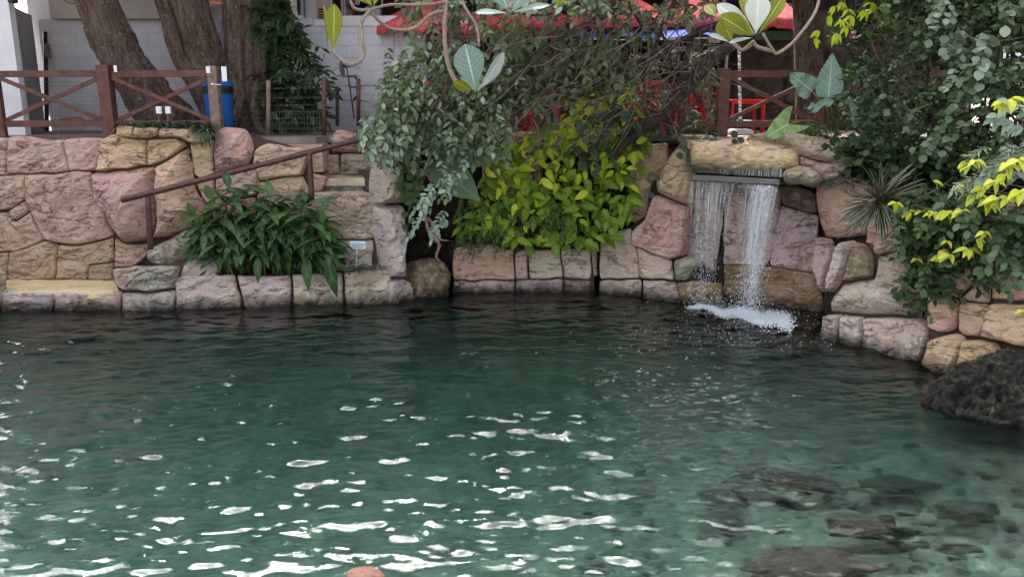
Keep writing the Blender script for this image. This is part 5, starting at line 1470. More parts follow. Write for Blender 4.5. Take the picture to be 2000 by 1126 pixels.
def bushfill(L, poly, Yf, thick, n, ks, nl=(4, 8), step=.05, sc=(.8, 1.2), TT=None, dirbias=(0, -.35, -.4), spread=.75, biasfn=None):
    for _ in range(n):
        px, py = sample(poly)
        Y_ = Yf(px, py) + thick * (rv.random() ** 1.3)
        c = P(px, py, Y_)
        d = Vector(dirbias) + rdir(spread)
        pinnate(L, TT, c, d, rv.randint(*nl), step, (lambda: ks(px, py)), rv.uniform(*sc))

# dark shrub beside the fluted trunk
r = thing('dark_shrub', 'tall dark leafy shrub between the fluted trunk and the white wall', 'shrub', tuple(P(575, 268, 13.5)))
L = Leaves(); TT = Tubes()
TS = [leaf_template('lance', .22, .085, 3, .2, .3), leaf_template('ovate', .17, .08, 3, .2, .3)]
bushfill(L, [(520, 40), (560, 20), (600, 70), (610, 140), (612, 200), (628, 225), (610, 268), (540, 268), (522, 200)], lambda x, y: 13.35, .6, 150, lambda x, y: rv.randint(0, 1), (2, 5), .07, (.7, 1.1), TT)
bushfill(L, [(500, 0), (568, 0), (560, 60), (520, 60)], lambda x, y: 13.5, .5, 50, lambda x, y: rv.randint(0, 1), (2, 5), .06, (.7, 1), TT)
bushfill(L, [(600, 60), (650, 120), (640, 225), (600, 230)], lambda x, y: 13.4, .4, 16, lambda x, y: 0, (1, 3), .09, (.6, .9), TT, (.7, -.2, -.2), .3)
for k in range(16):
    x = rv.uniform(530, 620); TT.add([P(x, 268, 13.6), P(x + rv.uniform(-12, 12), 200, 13.6), P(x + rv.uniform(-30, 30), 90 + rv.uniform(0, 60), 13.6)], [.012, .010, .005], seg=5, sub=4)
L.build(TS, [m_dgreen, m_dgreen], r); TT.build('stems', M['twig_dark'], r, 'stuff')

# young purple plant against the wall
r = thing('young_plant', 'young slender purple leaved plant in front of the white wall', 'plant', tuple(P(694, 235, 14.2)))
L = Leaves(); tube('stem', [P(692, 232, 14.2), P(686, 190, 14.2), P(680, 150, 14.2), P(676, 128, 14.2)], [.016, .014, .012, .008], M['red_stem'], r, seg=6)
TS = [leaf_template('lance', .30, .07, 4, .2, .55)]
for (x, y, n_) in ((677, 134, 9), (683, 152, 8), (690, 200, 5), (700, 176, 6), (722, 170, 4)):
    c = P(x, y, 14.2)
    for k in range(n_): a = k / n_ * 2 * PI + rv.random(); L.add(0, c, (math.cos(a), math.sin(a) * .6, .45 + rv.gauss(0, .2)), (0, -.2, 1), rv.uniform(.6, 1.1))
L.build(TS, [m_purple], r)

# ------------------------------------------------------------------ overhanging tree with fine leaves
ot = thing('overhanging_tree', 'small leaved tree with a thick grey bough hanging over the lime vine', 'tree', tuple(P(1198, 300, 12.4)))
bgh = [P(1196, 304, 12.4), P(1222, 276, 12.35), P(1262, 244, 12.2), P(1300, 218, 12.1), P(1330, 180, 11.95), P(1362, 145, 11.8), P(1395, 112, 11.7), P(1440, 80, 11.6), P(1500, 20, 11.6), P(1540, -60, 11.8), P(1540, -160, 12.2)]
tube('bough', bgh, [.06, .075, .09, .095, .105, .10, .09, .075, .07, .07, .06], M['dark_bark'], ot, seg=20, sub=8, rough=.25, seed=3)
BR = Tubes()
for pts, r0 in [
    ([(1398, 108, 11.7), (1340, 128, 11.75), (1290, 110, 11.7), (1240, 130, 11.7), (1200, 165, 11.7)], .035),
    ([(1250, 160, 11.8), (1278, 90, 11.7), (1296, 45, 11.6), (1318, 0, 11.6), (1330, -60, 11.6)], .045),
    ([(1330, 178, 11.95), (1342, 110, 11.9), (1352, 60, 11.9), (1338, 0, 11.9)], .05),
    ([(1340, 75, 11.8), (1390, 52, 11.7), (1420, 40, 11.6), (1440, 20, 11.5)], .045),
    ([(1200, 155, 11.7), (1260, 110, 11.6), (1340, 72, 11.6), (1400, 48, 11.55)], .03),
    ([(1300, 250, 12.1), (1318, 262, 12.0), (1330, 230, 12.0), (1322, 200, 12.0)], .03),
    ([(1288, 276, 12.1), (1305, 262, 12.1), (1326, 250, 12.1), (1350, 240, 12.1)], .03),
    ([(1000, 25, 11.0), (1060, 30, 11.2), (1120, 15, 11.4), (1200, 28, 11.6), (1280, 22, 11.6), (1350, 10, 11.6)], .018),
    ([(1000, 160, 11.2), (1050, 110, 11.2), (1110, 60, 11.3), (1190, 30, 11.4)], .018),
    ([(960, 200, 11.0), (1010, 150, 11.1), (1080, 90, 11.2), (1150, 50, 11.4), (1230, 10, 11.5)], .014),
    ([(1260, 20, 11.7), (1290, 60, 11.7), (1310, 120, 11.8), (1300, 170, 11.8)], .022),
    ([(1340, 180, 12), (1300, 130, 11.9), (1260, 60, 11.7), (1230, 10, 11.7), (1220, -50, 11.8)], .028),
    ([(790, 290, 11.2), (830, 240, 11.2), (880, 160, 11.2), (905, 90, 11.3), (925, 10, 11.4), (940, -50, 11.5)], .012),
    ([(752, 250, 11.1), (790, 200, 11.2), (830, 130, 11.3), (870, 60, 11.4), (890, 0, 11.4)], .011),
]:
    BR.add([P(*q) for q in pts], [r0 * (1 - .35 * k / len(pts)) for k in range(len(pts))], seg=9, sub=6, rough=.2, seed=int(r0 * 1000))
BR.build('branches', M['dark_bark'], ot)
TW = Tubes()
for k in range(340):
    px, py = sample([(850, 0), (1420, -20), (1400, 120), (1240, 260), (1000, 250), (840, 230)])
    Y_ = rv.uniform(11.1, 12.3); a = rv.choice([rv.gauss(2.5, .25), rv.gauss(2.3, .4), rv.uniform(0, PI)]); ln_ = rv.uniform(.25, 1.0)
    c = P(px, py, Y_); e = c + Vector((math.cos(a) * ln_, rv.gauss(0, .15), -abs(math.sin(a)) * ln_ * .9)); mid = (c + e) / 2 + rdir(.07)
    r0 = rv.uniform(.003, .0085); TW.add([c, mid, e], [r0, r0 * .8, r0 * .5], seg=4, sub=4)
for k in range(40):      # long straight hanging runners
    px = rv.uniform(720, 1400); c = P(px, rv.uniform(-20, 60), rv.uniform(11.1, 12)); ln_ = rv.uniform(.6, 1.6)
    TW.add([c, c + Vector((rv.gauss(0, .06), 0, -ln_ * .5)), c + Vector((rv.gauss(0, .12), 0, -ln_))], [.005, .004, .003], seg=4, sub=3)
TW.build('twigs', M['twig'], ot, 'stuff')
L = Leaves(); TT = Tubes()
# hanging curtain on the left
def ks1(px, py): return rv.choices((0, 1, 2, 3), ((3, 2, 1, 1) if px > 980 else (3, 2, 2, 2)))[0]
def ks2(px, py): return rv.choices((1, 3), (1, 3))[0]
bushfill(L, [(800, 70), (880, 60), (1000, 80), (1010, 220), (960, 280), (880, 285), (800, 265), (712, 235), (705, 215), (770, 175), (790, 120)], lambda x, y: 11.0 + .001 * (x - 700), 1.0, 215, ks1, (4, 7), .065, (.8, 1.25), TT, (-.25, -.3, -.75), .4)
bushfill(L, [(730, 60), (790, 80), (800, 200), (740, 160)], lambda x, y: 11.2, .4, 14, ks1, (4, 7), .06, (.8, 1.1), TT, (-.3, -.3, -.8), .3)
bushfill(L, [(695, 225), (790, 240), (800, 270), (760, 285), (710, 260)], lambda x, y: 11.05, .5, 18, lambda x, y: rv.choice((2, 2, 0)), (4, 7), .06, (.85, 1.15), TT, (-.2, -.3, -.9), .3)
bushfill(L, [(830, 270), (960, 260), (900, 350), (850, 350)], lambda x, y: 11.1, .5, 8, lambda x, y: rv.choice((2, 0)), (4, 8), .06, (.85, 1.1), TT, (-.5, -.3, -.7), .25)
bushfill(L, [(800, 350), (850, 330), (890, 430), (850, 430)], lambda x, y: 11.1, .3, 6, lambda x, y: 2, (5, 9), .055, (.8, 1.0), TT, (-.6, -.3, -.55), .2)
bushfill(L, [(960, 40), (1240, 60), (1250, 150), (1150, 160), (1050, 200), (970, 180)], lambda x, y: 11.6, 1.1, 200, ks2, (3, 6), .06, (.8, 1.25), TT, (-.1, -.3, -.6), .5)
bushfill(L, [(760, -40), (1420, -40), (1400, 40), (1200, 50), (940, 60), (800, 50)], lambda x, y: 11.2, .9, 75, ks2, (3, 6), .06, (.8, 1.2), TT, (-.1, -.3, -.6), .5)
bushfill(L, [(740, -30), (1400, -30), (1390, 30), (1200, 25), (900, 50), (760, 40)], lambda x, y: 10.9, .6, 30, ks1, (3, 6), .06, (.8, 1.2), TT, (-.1, -.3, -.5), .6)
bushfill(L, [(1230, 100), (1400, 90), (1400, 200), (1330, 250), (1240, 280), (1180, 240)], lambda x, y: 12.35, .7, 70, ks2, (3, 5), .06, (.9, 1.3), TT, (0, -.3, -.5), .6)
bushfill(L, [(1120, 190), (1240, 180), (1200, 300), (1110, 290)], lambda x, y: 11.6, .6, 15, lambda x, y: 4, (2, 4), .08, (1.0, 1.5), TT, (0, -.3, -.7), .4)
for (x0, y0, x1, y1) in ((1318, 250, 1345, 335), (1440, 235, 1440, 285), (1280, 330, 1262, 400)):
    a, b = P(x0, y0, 11.4), P(x1, y1, 11.35)
    TT.add([a, (a + b) / 2 + rdir(.02), b], [.005, .005, .004], seg=4, sub=3)
    for k in range(8): p_ = a.lerp(b, rv.random()); L.add(4, p_, Vector((rv.choice((-1, 1)), -.2, -.4)) + rdir(.2), (0, -1, .3), rv.uniform(.7, 1.0))
L.build(K_small + [leaf_template('oval', .125, .066, 3, .15, .2), leaf_template('ovate', .13, .07, 3, .25, .3), leaf_template('oval', .11, .085, 4, .1, .15)],
        [m_greyg, m_olive, m_pale, m_olive, leaf_material('dark_slate_leaf', (.022, .034, .018), (.05, .07, .04), rough=.4, trans=.15)], ot)
TT.build('leaf_stalks', M['twig'], ot, 'stuff')
crown(ot, (2.6, 12.8, 7.4), (2.0, 1.3, 2.0), 17000, .19, lo=5.05, name='crown')  # unseen crown, thickened to darken the reflection in the right-hand water

# ------------------------------------------------------------------ large leathery leaves on ringed branches
lt = thing('leathery_leaf_tree', 'tree with curving ringed branches ending in rosettes of huge leathery leaves', 'tree', tuple(P(880, 262, 13.2)))
tube('trunk', [P(880, 262, 13.2), P(890, 100, 13.2), P(880, -60, 12.8), P(900, -260, 11.8)], [.11, .1, .09, .07], M['bark'], lt, seg=14, rough=.15)
BR = Tubes()
for pts, r0 in [
    ([(900, -260, 11.8), (880, -120, 10.8), (872, -20, 10.2), (870, 20, 10), (868, 60, 9.9), (872, 110, 9.8), (885, 150, 9.7), (908, 180, 9.6)], .034),
    ([(872, 20, 10), (840, 30, 9.9), (810, 55, 9.8), (770, 58, 9.7), (745, 45, 9.6), (725, 25, 9.5)], .022),
    ([(880, -60, 10.4), (906, 10, 9.9), (930, 50, 9.8), (936, 90, 9.7)], .02),
    ([(868, 5, 10.0), (820, 10, 9.8), (760, 10, 9.6), (722, 20, 9.5)], .018),
    ([(722, 20, 9.5), (706, 45, 9.4), (708, 80, 9.3), (712, 105, 9.3), (700, 122, 9.25), (680, 125, 9.2), (660, 112, 9.2), (648, 98, 9.2)], .022),
    ([(722, 20, 9.5), (695, 18, 9.4), (684, 0, 9.4), (680, -30, 9.4)], .017),
    ([(905, -10, 9.9), (950, -20, 9.5), (1000, -5, 9.2), (995, 18, 9.1)], .03),
]:
    BR.add([P(*q) for q in pts], [r0 * (1 - .3 * k / len(pts)) for k in range(len(pts))], seg=10, sub=6, rough=.18, seed=int(r0 * 900))
BR.build('branches', M['pale_twig'], lt)
l2 = thing('leathery_leaf_tree', 'right tree of huge leathery leaves, its rosette high over the waterfall', 'tree', tuple(P(1560, 262, 12.9)))
tube('trunk', [P(1576, 262, 13.0), P(1572, 100, 13.0), P(1566, -60, 12.9), P(1560, -240, 11.8)], [.17, .16, .15, .1], M['bark'], l2, seg=16, rough=.15)
BR = Tubes()
for pts, r0 in [
    ([(1560, -240, 11.8), (1590, -100, 10.6), (1600, 0, 9.6), (1560, 70, 9.2), (1520, 104, 9.05), (1508, 96, 9.0), (1490, 66, 8.95)], .02),
    ([(1508, 100, 9.02), (1480, 92, 9.0), (1470, 80, 8.98)], .022),
    ([(1470, 84, 9.0), (1450, 98, 9.1), (1436, 88, 9.15), (1430, 84, 9.2)], .022),
]:
    BR.add([P(*q) for q in pts], [r0 * (1 - .25 * k / len(pts)) for k in range(len(pts))], seg=10, sub=6, rough=.18, seed=int(r0 * 700))
BR.build('branches', M['pale_twig'], l2)
def big_leaf(parent, b, tip, wpx, Y_, dY, mat, kind='obovate', roll=0.0, droop=.12, fold=.18, nl=12, cols=6, name='leaf', wav=0.004, petiole=None):
    a = P(b[0], b[1], Y_); e = P(tip[0], tip[1], Y_ + dY); d = e - a; Lg = d.length
    W = wpx / FPX * Y_
    T = leaf_template(kind, Lg, W, nl, fold, droop, cols, wav)
    me = mesh_np(name, *T); me.materials.append(mat)
    o = bpy.data.objects.new(name, me); COL.objects.link(o); o.parent = parent
    n = (CAM - a).normalized() + Vector((0, 0, .25)); x = d.normalized().cross(n); n = n + x * roll
    # tilt the start so that the drooping tip still reaches its place
    R = frame_of(d + Vector(n).normalized() * (droop - .08) * Lg, n)
    mt = Matrix(R.tolist()).to_4x4(); mt.translation = a - parent.location; o.matrix_local = mt
    return o
for b, tip, w, Y_, dY, mat, kw in [
    ((929, 178), (908, 86), 58, 9.6, .05, m_big, {}), ((932, 178), (985, 102), 30, 9.6, .25, m_bigp, dict(roll=1.2)), ((925, 176), (885, 158), 22, 9.6, -.2, m_bigo, dict(roll=-1)),
    ((928, 180), (900, 150), 26, 9.6, .3, m_big, dict(roll=1.0)),
    ((651, 98), (653, 8), 32, 9.2, .1, m_bigo, {}), ((640, 92), (632, 8), 12, 9.25, .3, m_bigo, dict(roll=.9)), ((664, 112), (672, 152), 10, 9.2, 0, m_purple, dict(roll=.5)),
    ((727, 12), (700, -22), 26, 9.5, 0, m_bigo, {}), ((730, 12), (742, -40), 26, 9.5, .1, m_bigo, {}), ((724, 10), (668, -30), 24, 9.5, .2, m_bigo, {}),
    ((996, 24), (968, -30), 36, 9.1, .1, m_big, {}), ((998, 24), (1036, -34), 34, 9.1, .1, m_big, dict(roll=.3)), ((992, 26), (928, 26), 20, 9.1, -.15, m_big, dict(roll=1.0)), ((998, 22), (1008, -40), 20, 9.1, .4, m_bigp, dict(roll=1)),
    ((1000, 26), (1075, 10), 18, 9.1, 0, m_big, dict(roll=-.8)), ((1086, 14), (1098, -30), 20, 9.2, 0, m_bigo, {}), ((1088, 14), (1118, -20), 14, 9.2, 0, m_bigo, {}),
]: big_leaf(lt, b, tip, w, Y_, dY, mat, **kw)
for b, tip, w, Y_, dY, mat, kw in [
    ((1476, 66), (1482, -12), 46, 8.95, .05, m_bigp, {}), ((1482, 66), (1532, -10), 30, 8.95, .15, m_bigo, {}), ((1474, 70), (1408, 28), 34, 8.9, -.1, m_bigo, dict(roll=-.3)),
    ((1474, 66), (1400, 8), 32, 9.0, .25, m_bigp, dict(roll=.2)), ((1466, 70), (1408, 32), 34, 8.85, -.2, m_bigo, dict(roll=.2)), ((1430, 80), (1408, 36), 38, 9.15, 0, m_bigo, {}),
    ((1470, 74), (1425, 84), 14, 8.95, -.25, m_bigp, dict(roll=.8)), ((1428, 84), (1384, 68), 16, 9.15, -.2, m_bigp, dict(roll=.8)), ((1474, 60), (1450, -20), 26, 9.1, .3, m_bigo, {}),
    ((1400, 34), (1380, 10), 22, 9.2, .2, m_bigo, {}),
]: big_leaf(l2, b, tip, w, Y_, dY, mat, **kw)
T_l = [leaf_template('obovate', .45, .19, 5, .2, .25, 4)]
def ros(parent, c, n):
    L = Leaves()
    for k in range(n): a = rv.uniform(0, 2 * PI); L.add(0, c, (math.cos(a), math.sin(a), rv.uniform(-.1, .9)), (0, 0, 1), rv.uniform(.7, 1.15))
    L.build(T_l, [m_big], parent)
for c in ((-.9, 10.4, 5.4), (.2, 10.0, 5.8), (-.4, 11.0, 6.1)): ros(lt, c, 9)
for c in ((3.6, 10.2, 5.4), (4.2, 9.4, 5.7)): ros(l2, c, 9)

# ------------------------------------------------------------------ broad banana like leaves behind the curtain
bn_ = thing('banana_plant', 'plant with broad ribbed dark green leaves left of the lime vine', 'plant', tuple(P(895, 480, 13.0)))
tube('stem', [P(895, 482, 13.0), P(900, 400, 12.9), P(905, 330, 12.7)], [.05, .045, .03], M['stem'], bn_, seg=8)
for b, tip, w, Y_, dY, kw in [((850, 298), (1000, 300), 56, 12.2, -.1, dict(roll=.4)), ((838, 318), (938, 392), 72, 12.1, -.2, dict(roll=-.2)), ((860, 260), (800, 310), 34, 12.3, -.3, dict(roll=.8)), ((850, 300), (870, 200), 40, 12.5, .2, {}), ((830, 330), (800, 410), 26, 12.3, -.1, dict(roll=.8))]:
    big_leaf(bn_, b, tip, w, Y_, dY, m_banana, 'lance', **kw)

# ------------------------------------------------------------------ lime green vine
vn = thing('lime_vine', 'dense mound of lime and yellow drooping leaves over the planter', 'vine', tuple(P(1070, 490, 12.8)))
L = Leaves(); VT = [leaf_template('ovate', .235, .125, 5, .28, .38), leaf_template('ovate', .21, .105, 5, .4, .5), leaf_template('ovate', .245, .12, 5, .2, .3)]
poly = [(895, 430), (925, 400), (948, 340), (985, 290), (1050, 262), (1090, 240), (1130, 190), (1200, 170), (1240, 190), (1248, 300), (1246, 400), (1225, 440), (1200, 470), (1150, 486), (1120, 492), (1060, 486), (1000, 478), (950, 466), (905, 468)]
for k in range(740):
    px, py = sample(poly)
    up = (py - 180) / 300.0
    Yb = 12.6 - .42 * max(0, min(1, (py - 200) / 220)) - .12 * math.sin((px - 895) / 350 * PI)
    depth = rv.random() ** 1.1
    c = P(px, py - 10, Yb + depth * .55)
    a = rv.gauss(-PI / 2, .95)
    d = Vector((math.cos(a), -.35 + rv.gauss(0, .25), math.sin(a) * .8))
    yel = 1.0 - up * 1.0 - depth * .7 + rv.gauss(0, .16) + (.10 if px < 1060 else 0)  # sun-yellowed tops, plus darker green put into lower and inner leaves as shade
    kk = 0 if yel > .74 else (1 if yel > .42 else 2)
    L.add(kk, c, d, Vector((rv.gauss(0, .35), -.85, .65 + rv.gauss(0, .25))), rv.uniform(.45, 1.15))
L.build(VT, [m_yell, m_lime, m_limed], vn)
TT = Tubes()
for k in range(60):
    px, py = sample(poly); c = P(px, py, 13.0); TT.add([P(px, 480, 13.1), c + Vector((0, 0, -.2)), P(px + rv.uniform(-15, 15), py - 10, 12.7)], [.008, .006, .003], seg=4, sub=3)
TT.build('stems', M['stem'], vn, 'stuff')
# fine fern like sprigs on the left of the vine
fs = thing('fine_sprig_plant', 'fine feathery green sprigs hanging at the left foot of the lime vine', 'plant', tuple(P(960, 485, 12.6)))
L = Leaves(); TT = Tubes(); TF = [leaf_template('oval', .05, .022, 2, .2, .2)]
bushfill(L, [(890, 400), (960, 380), (1010, 400), (1010, 470), (960, 490), (890, 480)], lambda x, y: 12.05, .4, 60, lambda x, y: 0, (6, 11), .026, (.8, 1.3), TT, (-.2, -.4, -.4), .5)
bushfill(L, [(1050, 390), (1100, 390), (1110, 450), (1060, 450)], lambda x, y: 12.0, .2, 18, lambda x, y: 0, (6, 11), .026, (.8, 1.3), TT, (0, -.4, -.3), .5)
L.build(TF, [m_mgreen], fs, maxn=0); TT.build('stalks', M['stem'], fs, 'stuff')

# ------------------------------------------------------------------ glossy plant in the waterside planter
gp_ = thing('glossy_planter_plant', 'big clump of glossy dark green pointed leaves in the waterside planter', 'plant', tuple(P(530, 540, 12.0)))
L = Leaves(); TT = Tubes()
GT = [leaf_template('lance', .40, .125, 6, .25, .42), leaf_template('lance', .33, .13, 6, .25, .25), leaf_template('ovate', .32, .135, 6, .2, .5)]
for k in range(125):
    px = rv.uniform(418, 632); Yb = rv.uniform(11.85, 12.2); b = P(px, 534, Yb); b.z = .44
    hmax = P(px, 345 + abs(px - 505) ** 2 * .0040 + (22 if px < 430 else 0), Yb).z - .44 - .12
    h = hmax * rv.uniform(.35, 1.0); lean = Vector(((px - 520) / 120 * .12 + rv.gauss(0, .05), -.10 - .12 * rv.random(), 0))
    top = b + Vector((0, 0, h)) + lean * h * 1.6
    TT.add([b, (b + top) / 2 + rdir(.01), top], [.009, .008, .005], seg=5, sub=3)
    nlv = rv.randint(4, 7)
    for j in range(nlv):
        t_ = .45 + .55 * (j + 1) / nlv; p_ = b.lerp(top, t_); a = j * 2.4 + rv.random()
        up_ = .75 if (t_ > .97 and h > hmax * .75) else rv.uniform(-.7, .15)
        d = Vector((math.cos(a), math.sin(a) * .8 - .35, up_))
        L.add(rv.choices((0, 1, 2), (3, 2, 2))[0], p_, d, (0, -.25, 1), rv.uniform(.75, 1.12))
for (bx_, tx, ty) in ((600, 598, 560), (640, 652, 572), (505, 500, 545), (655, 666, 500), (420, 392, 520), (408, 384, 500)):     # stray leaves over the rim
    b = P(bx_, 500, 11.75); e = P(tx, ty, 11.6); L.add(0, b, e - b, (0, -1, .3), (e - b).length / .36)
L.build(GT, [m_ging, m_ging, m_ging], gp_); TT.build('stems', M['stem'], gp_, 'stuff')

def strappy(name, label, cat, c, n, Lr, W, mat, spread=(.5, .3), updir=.8, droop=.6, maxn=300, cols=2, nl=6):
    r = thing(name, label, cat, tuple(c)); L = Leaves()
    T = [leaf_template('strap', 1.0, W / Lr[1], nl, .35, droop, cols)]
    for k in range(n):
        a = rv.uniform(0, 2 * PI); p_ = Vector(c) + Vector((rv.uniform(-1, 1) * spread[0], rv.uniform(-1, 1) * spread[1], 0))
        L.add(0, p_, (math.cos(a), math.sin(a), updir + rv.gauss(0, .3)), (0, 0, 1), rv.uniform(*Lr))
    L.build(T, [mat], r, maxn=maxn); return r
c = P(325, 246, 12.25)
strappy('strappy_plant', 'low dark strappy plant filling the trough on top of the wall', 'plant', c, 260, (.14, .26), .035, m_grass, (.62, .12), .5, .75)
c = P(400, 256, 12.05)
strappy('strappy_plant', 'drooping tuft of strappy leaves at the right end of the trough', 'plant', c, 60, (.16, .28), .035, m_grass, (.08, .05), .3, .9)
c = P(712, 524, 11.95)
strappy('low_ground_plant', 'low green creeping tuft beside the plant sign', 'plant', c, 110, (.07, .15), .028, m_grass, (.28, .08), .5, .6)
c = P(372, 256 + 4, 12.0)
c = P(676, 520, 11.95)
strappy('young_leaf_tuft', 'small upright leafy tuft left of the plant sign', 'plant', c, 9, (.18, .34), .06, m_ging, (.06, .03), 1.6, .3)
c = P(1342, 262, 12.2)
strappy('spiky_plant', 'grey green spiky plant by the foot of the right fence post', 'plant', c, 90, (.25, .55), .035, leaf_material('grey_spiky_leaf', (.08, .10, .055), (.26, .27, .17), rough=.5, trans=.15), (.16, .12), .6, .35)
c = P(1378, 262, 12.0)
strappy('spiky_plant', 'olive spiky tuft just left of the waterfall lintel', 'plant', c, 60, (.2, .38), .035, m_grass, (.14, .08), .5, .5)
c = P(1290, 225, 12.9)
strappy('spiky_plant', 'radiating spiky plant in front of the red chair above the vine', 'plant', c, 50, (.3, .55), .025, bpy.data.materials['grey_spiky_leaf'], (.08, .08), .5, .3)
# striped yucca like plant on the right
c = P(1716, 396, 9.75)
sy = thing('striped_spiky_plant', 'cream edged spiky plant hanging over the right bank wall', 'plant', tuple(c)); L = Leaves()
T = [leaf_template('strap', 1.0, .075, 7, .3, .22, 6)]
for k in range(120):
    a = rv.uniform(0, 2 * PI); el = rv.uniform(-1.0, 1.3)
    L.add(0, c + rdir(.02), (math.cos(a) * 1.0 - .25, -abs(math.sin(a)) * .6 - .1, el), (0, -.4, 1), rv.uniform(.36, .66))
L.build(T, [m_vari], sy)
# plants in the dark recess
c = P(850, 478, 12.6)
strappy('recess_fern', 'small dark fern clinging in the shaded recess', 'fern', c, 90, (.10, .26), .03, m_dgreen, (.22, .1), .3, .6)
dr = thing('driftwood_root', 'pale twisted dead root hanging in the dark recess', 'root', tuple(P(845, 480, 12.5)))
tt_ = Tubes()
tt_.add([P(822, 330, 12.6), P(840, 350, 12.55), P(842, 380, 12.5), P(832, 410, 12.5), P(834, 440, 12.45), P(844, 462, 12.4), P(862, 480, 12.4)], [.012, .014, .013, .014, .03, .035, .012], seg=8, sub=5, rough=.2)
tt_.add([P(836, 425, 12.5), P(850, 446, 12.42), P(858, 466, 12.4), P(878, 470, 12.38)], [.02, .028, .02, .006], seg=7, sub=5, rough=.3)
tt_.add([P(846, 458, 12.4), P(858, 478, 12.36), P(852, 500, 12.36), P(862, 512, 12.34)], [.03, .025, .018, .006], seg=7, sub=5, rough=.3)
tt_.build('root', simple('pale_dead_wood', (.34, .23, .17), .85, .3, 30, .004), dr)
iv = thing('hanging_ivy', 'string of round leaves hanging down the right side of the pillar', 'ivy', tuple(P(808, 340, 12.0)))
L = Leaves(); TT = Tubes()
for (x0, x1, y1) in ((800, 796, 470), (812, 806, 380), (820, 818, 410), (786, 790, 400)):
    a, b = P(x0, 300, 12.0), P(x1, y1, 11.95); TT.add([a, (a + b) / 2 + rdir(.02), b], [.004] * 3, seg=4, sub=3)
    for k in range(12): L.add(0, a.lerp(b, k / 12), Vector((rv.choice((-1, 1)), -.3, -.3)) + rdir(.2), (0, -1, .5), rv.uniform(.7, 1.2))
L.build([leaf_template('oval', .12, .105, 4, .1, .15)], [m_mgreen], iv); TT.build('stems', M['twig'], iv, 'stuff')

# ------------------------------------------------------------------ elephant ears
ee = thing('elephant_ear_plant', 'plant with large bluish scalloped leaves right of the waterfall fence', 'plant', tuple(P(1628, 258, 11.7)))
def scallop(parent, b, tip, wpx, Y_, dY, mat, arrow=False, **kw):
    o = big_leaf(parent, b, tip, wpx, Y_, dY, mat, 'heart', nl=22, cols=8, wav=.0, **kw)
    me = o.data; n = 9
    for v in me.vertices:
        i = v.index // 9; c = v.index % 9 - 4; t = i / 22
        if abs(c) == 4 and not arrow: v.co.x *= 1 + .10 * math.sin(t * 70)
        v.co.z += .03 * abs(c) / 4 * math.sin(t * 14)
        if arrow and t < .22: v.co.y -= abs(c) / 4 * .22 * (1 - t / .22) * 1.0; v.co.x *= (1.0 + .6 * (1 - t / .22)) if abs(c) else 1
    return o
for b, tip, w, Y_, dY, mat, kw in [((1586, 178), (1540, 142), 44, 11.4, -.1, m_ear, {}), ((1618, 190), (1626, 104), 50, 11.5, .1, m_ear, {}), ((1628, 196), (1642, 128), 34, 11.6, .15, m_mgreen, dict(roll=.8)),
                                 ((1614, 200), (1570, 214), 14, 11.4, -.3, m_ear, dict(roll=.8)), ((1626, 196), (1580, 222), 20, 11.3, -.3, m_ear, dict(roll=.5)),
                                 ((1662, 160), (1660, 112), 26, 11.7, 0, m_mgreen, {}), ((1680, 150), (1700, 128), 26, 11.5, 0, m_ear, {})]:
    scallop(ee, b, tip, w, Y_, dY, mat, **kw)
scallop(ee, (1540, 242), (1494, 270), 44, 11.3, -.15, m_earg, arrow=True, droop=.1)
scallop(ee, (1690, 222), (1692, 264), 44, 11.2, -.1, m_ear, arrow=True, droop=.1)
for pts in ([(1628, 258, 11.7), (1600, 240, 11.5), (1570, 236, 11.4), (1540, 243, 11.3)], [(1628, 258, 11.7), (1616, 215, 11.5), (1600, 196, 11.4), (1586, 178, 11.4)], [(1630, 258, 11.7), (1626, 225, 11.6), (1620, 190, 11.5)],
            [(1632, 258, 11.7), (1640, 220, 11.6), (1630, 196, 11.6)], [(1634, 258, 11.7), (1655, 210, 11.6), (1690, 222, 11.2)], [(1634, 258, 11.7), (1650, 215, 11.6), (1662, 160, 11.7)], [(1634, 258, 11.7), (1640, 225, 11.5), (1626, 196, 11.3)]):
    tube('stalk', [P(*q) for q in pts], [.018, .014, .011, .009][:len(pts)] if len(pts) == 4 else [.016, .012, .009], M['stem'], ee, seg=7)
gc = thing('ground_cover_tuft', 'small leafy green tuft on the rock between the arrow leaf and the shrub', 'plant', tuple(P(1600, 268, 11.4)))
L = Leaves(); TT = Tubes()
bushfill(L, [(1552, 262), (1580, 254), (1640, 262), (1650, 285), (1560, 282)], lambda x, y: 11.3, .4, 60, lambda x, y: 0, (3, 6), .03, (.8, 1.2), TT, (0, -.2, .4), .6)
L.build([leaf_template('oval', .06, .034, 2)], [m_mgreen], gc, maxn=0); TT.build('stalks', M['stem'], gc, 'stuff')

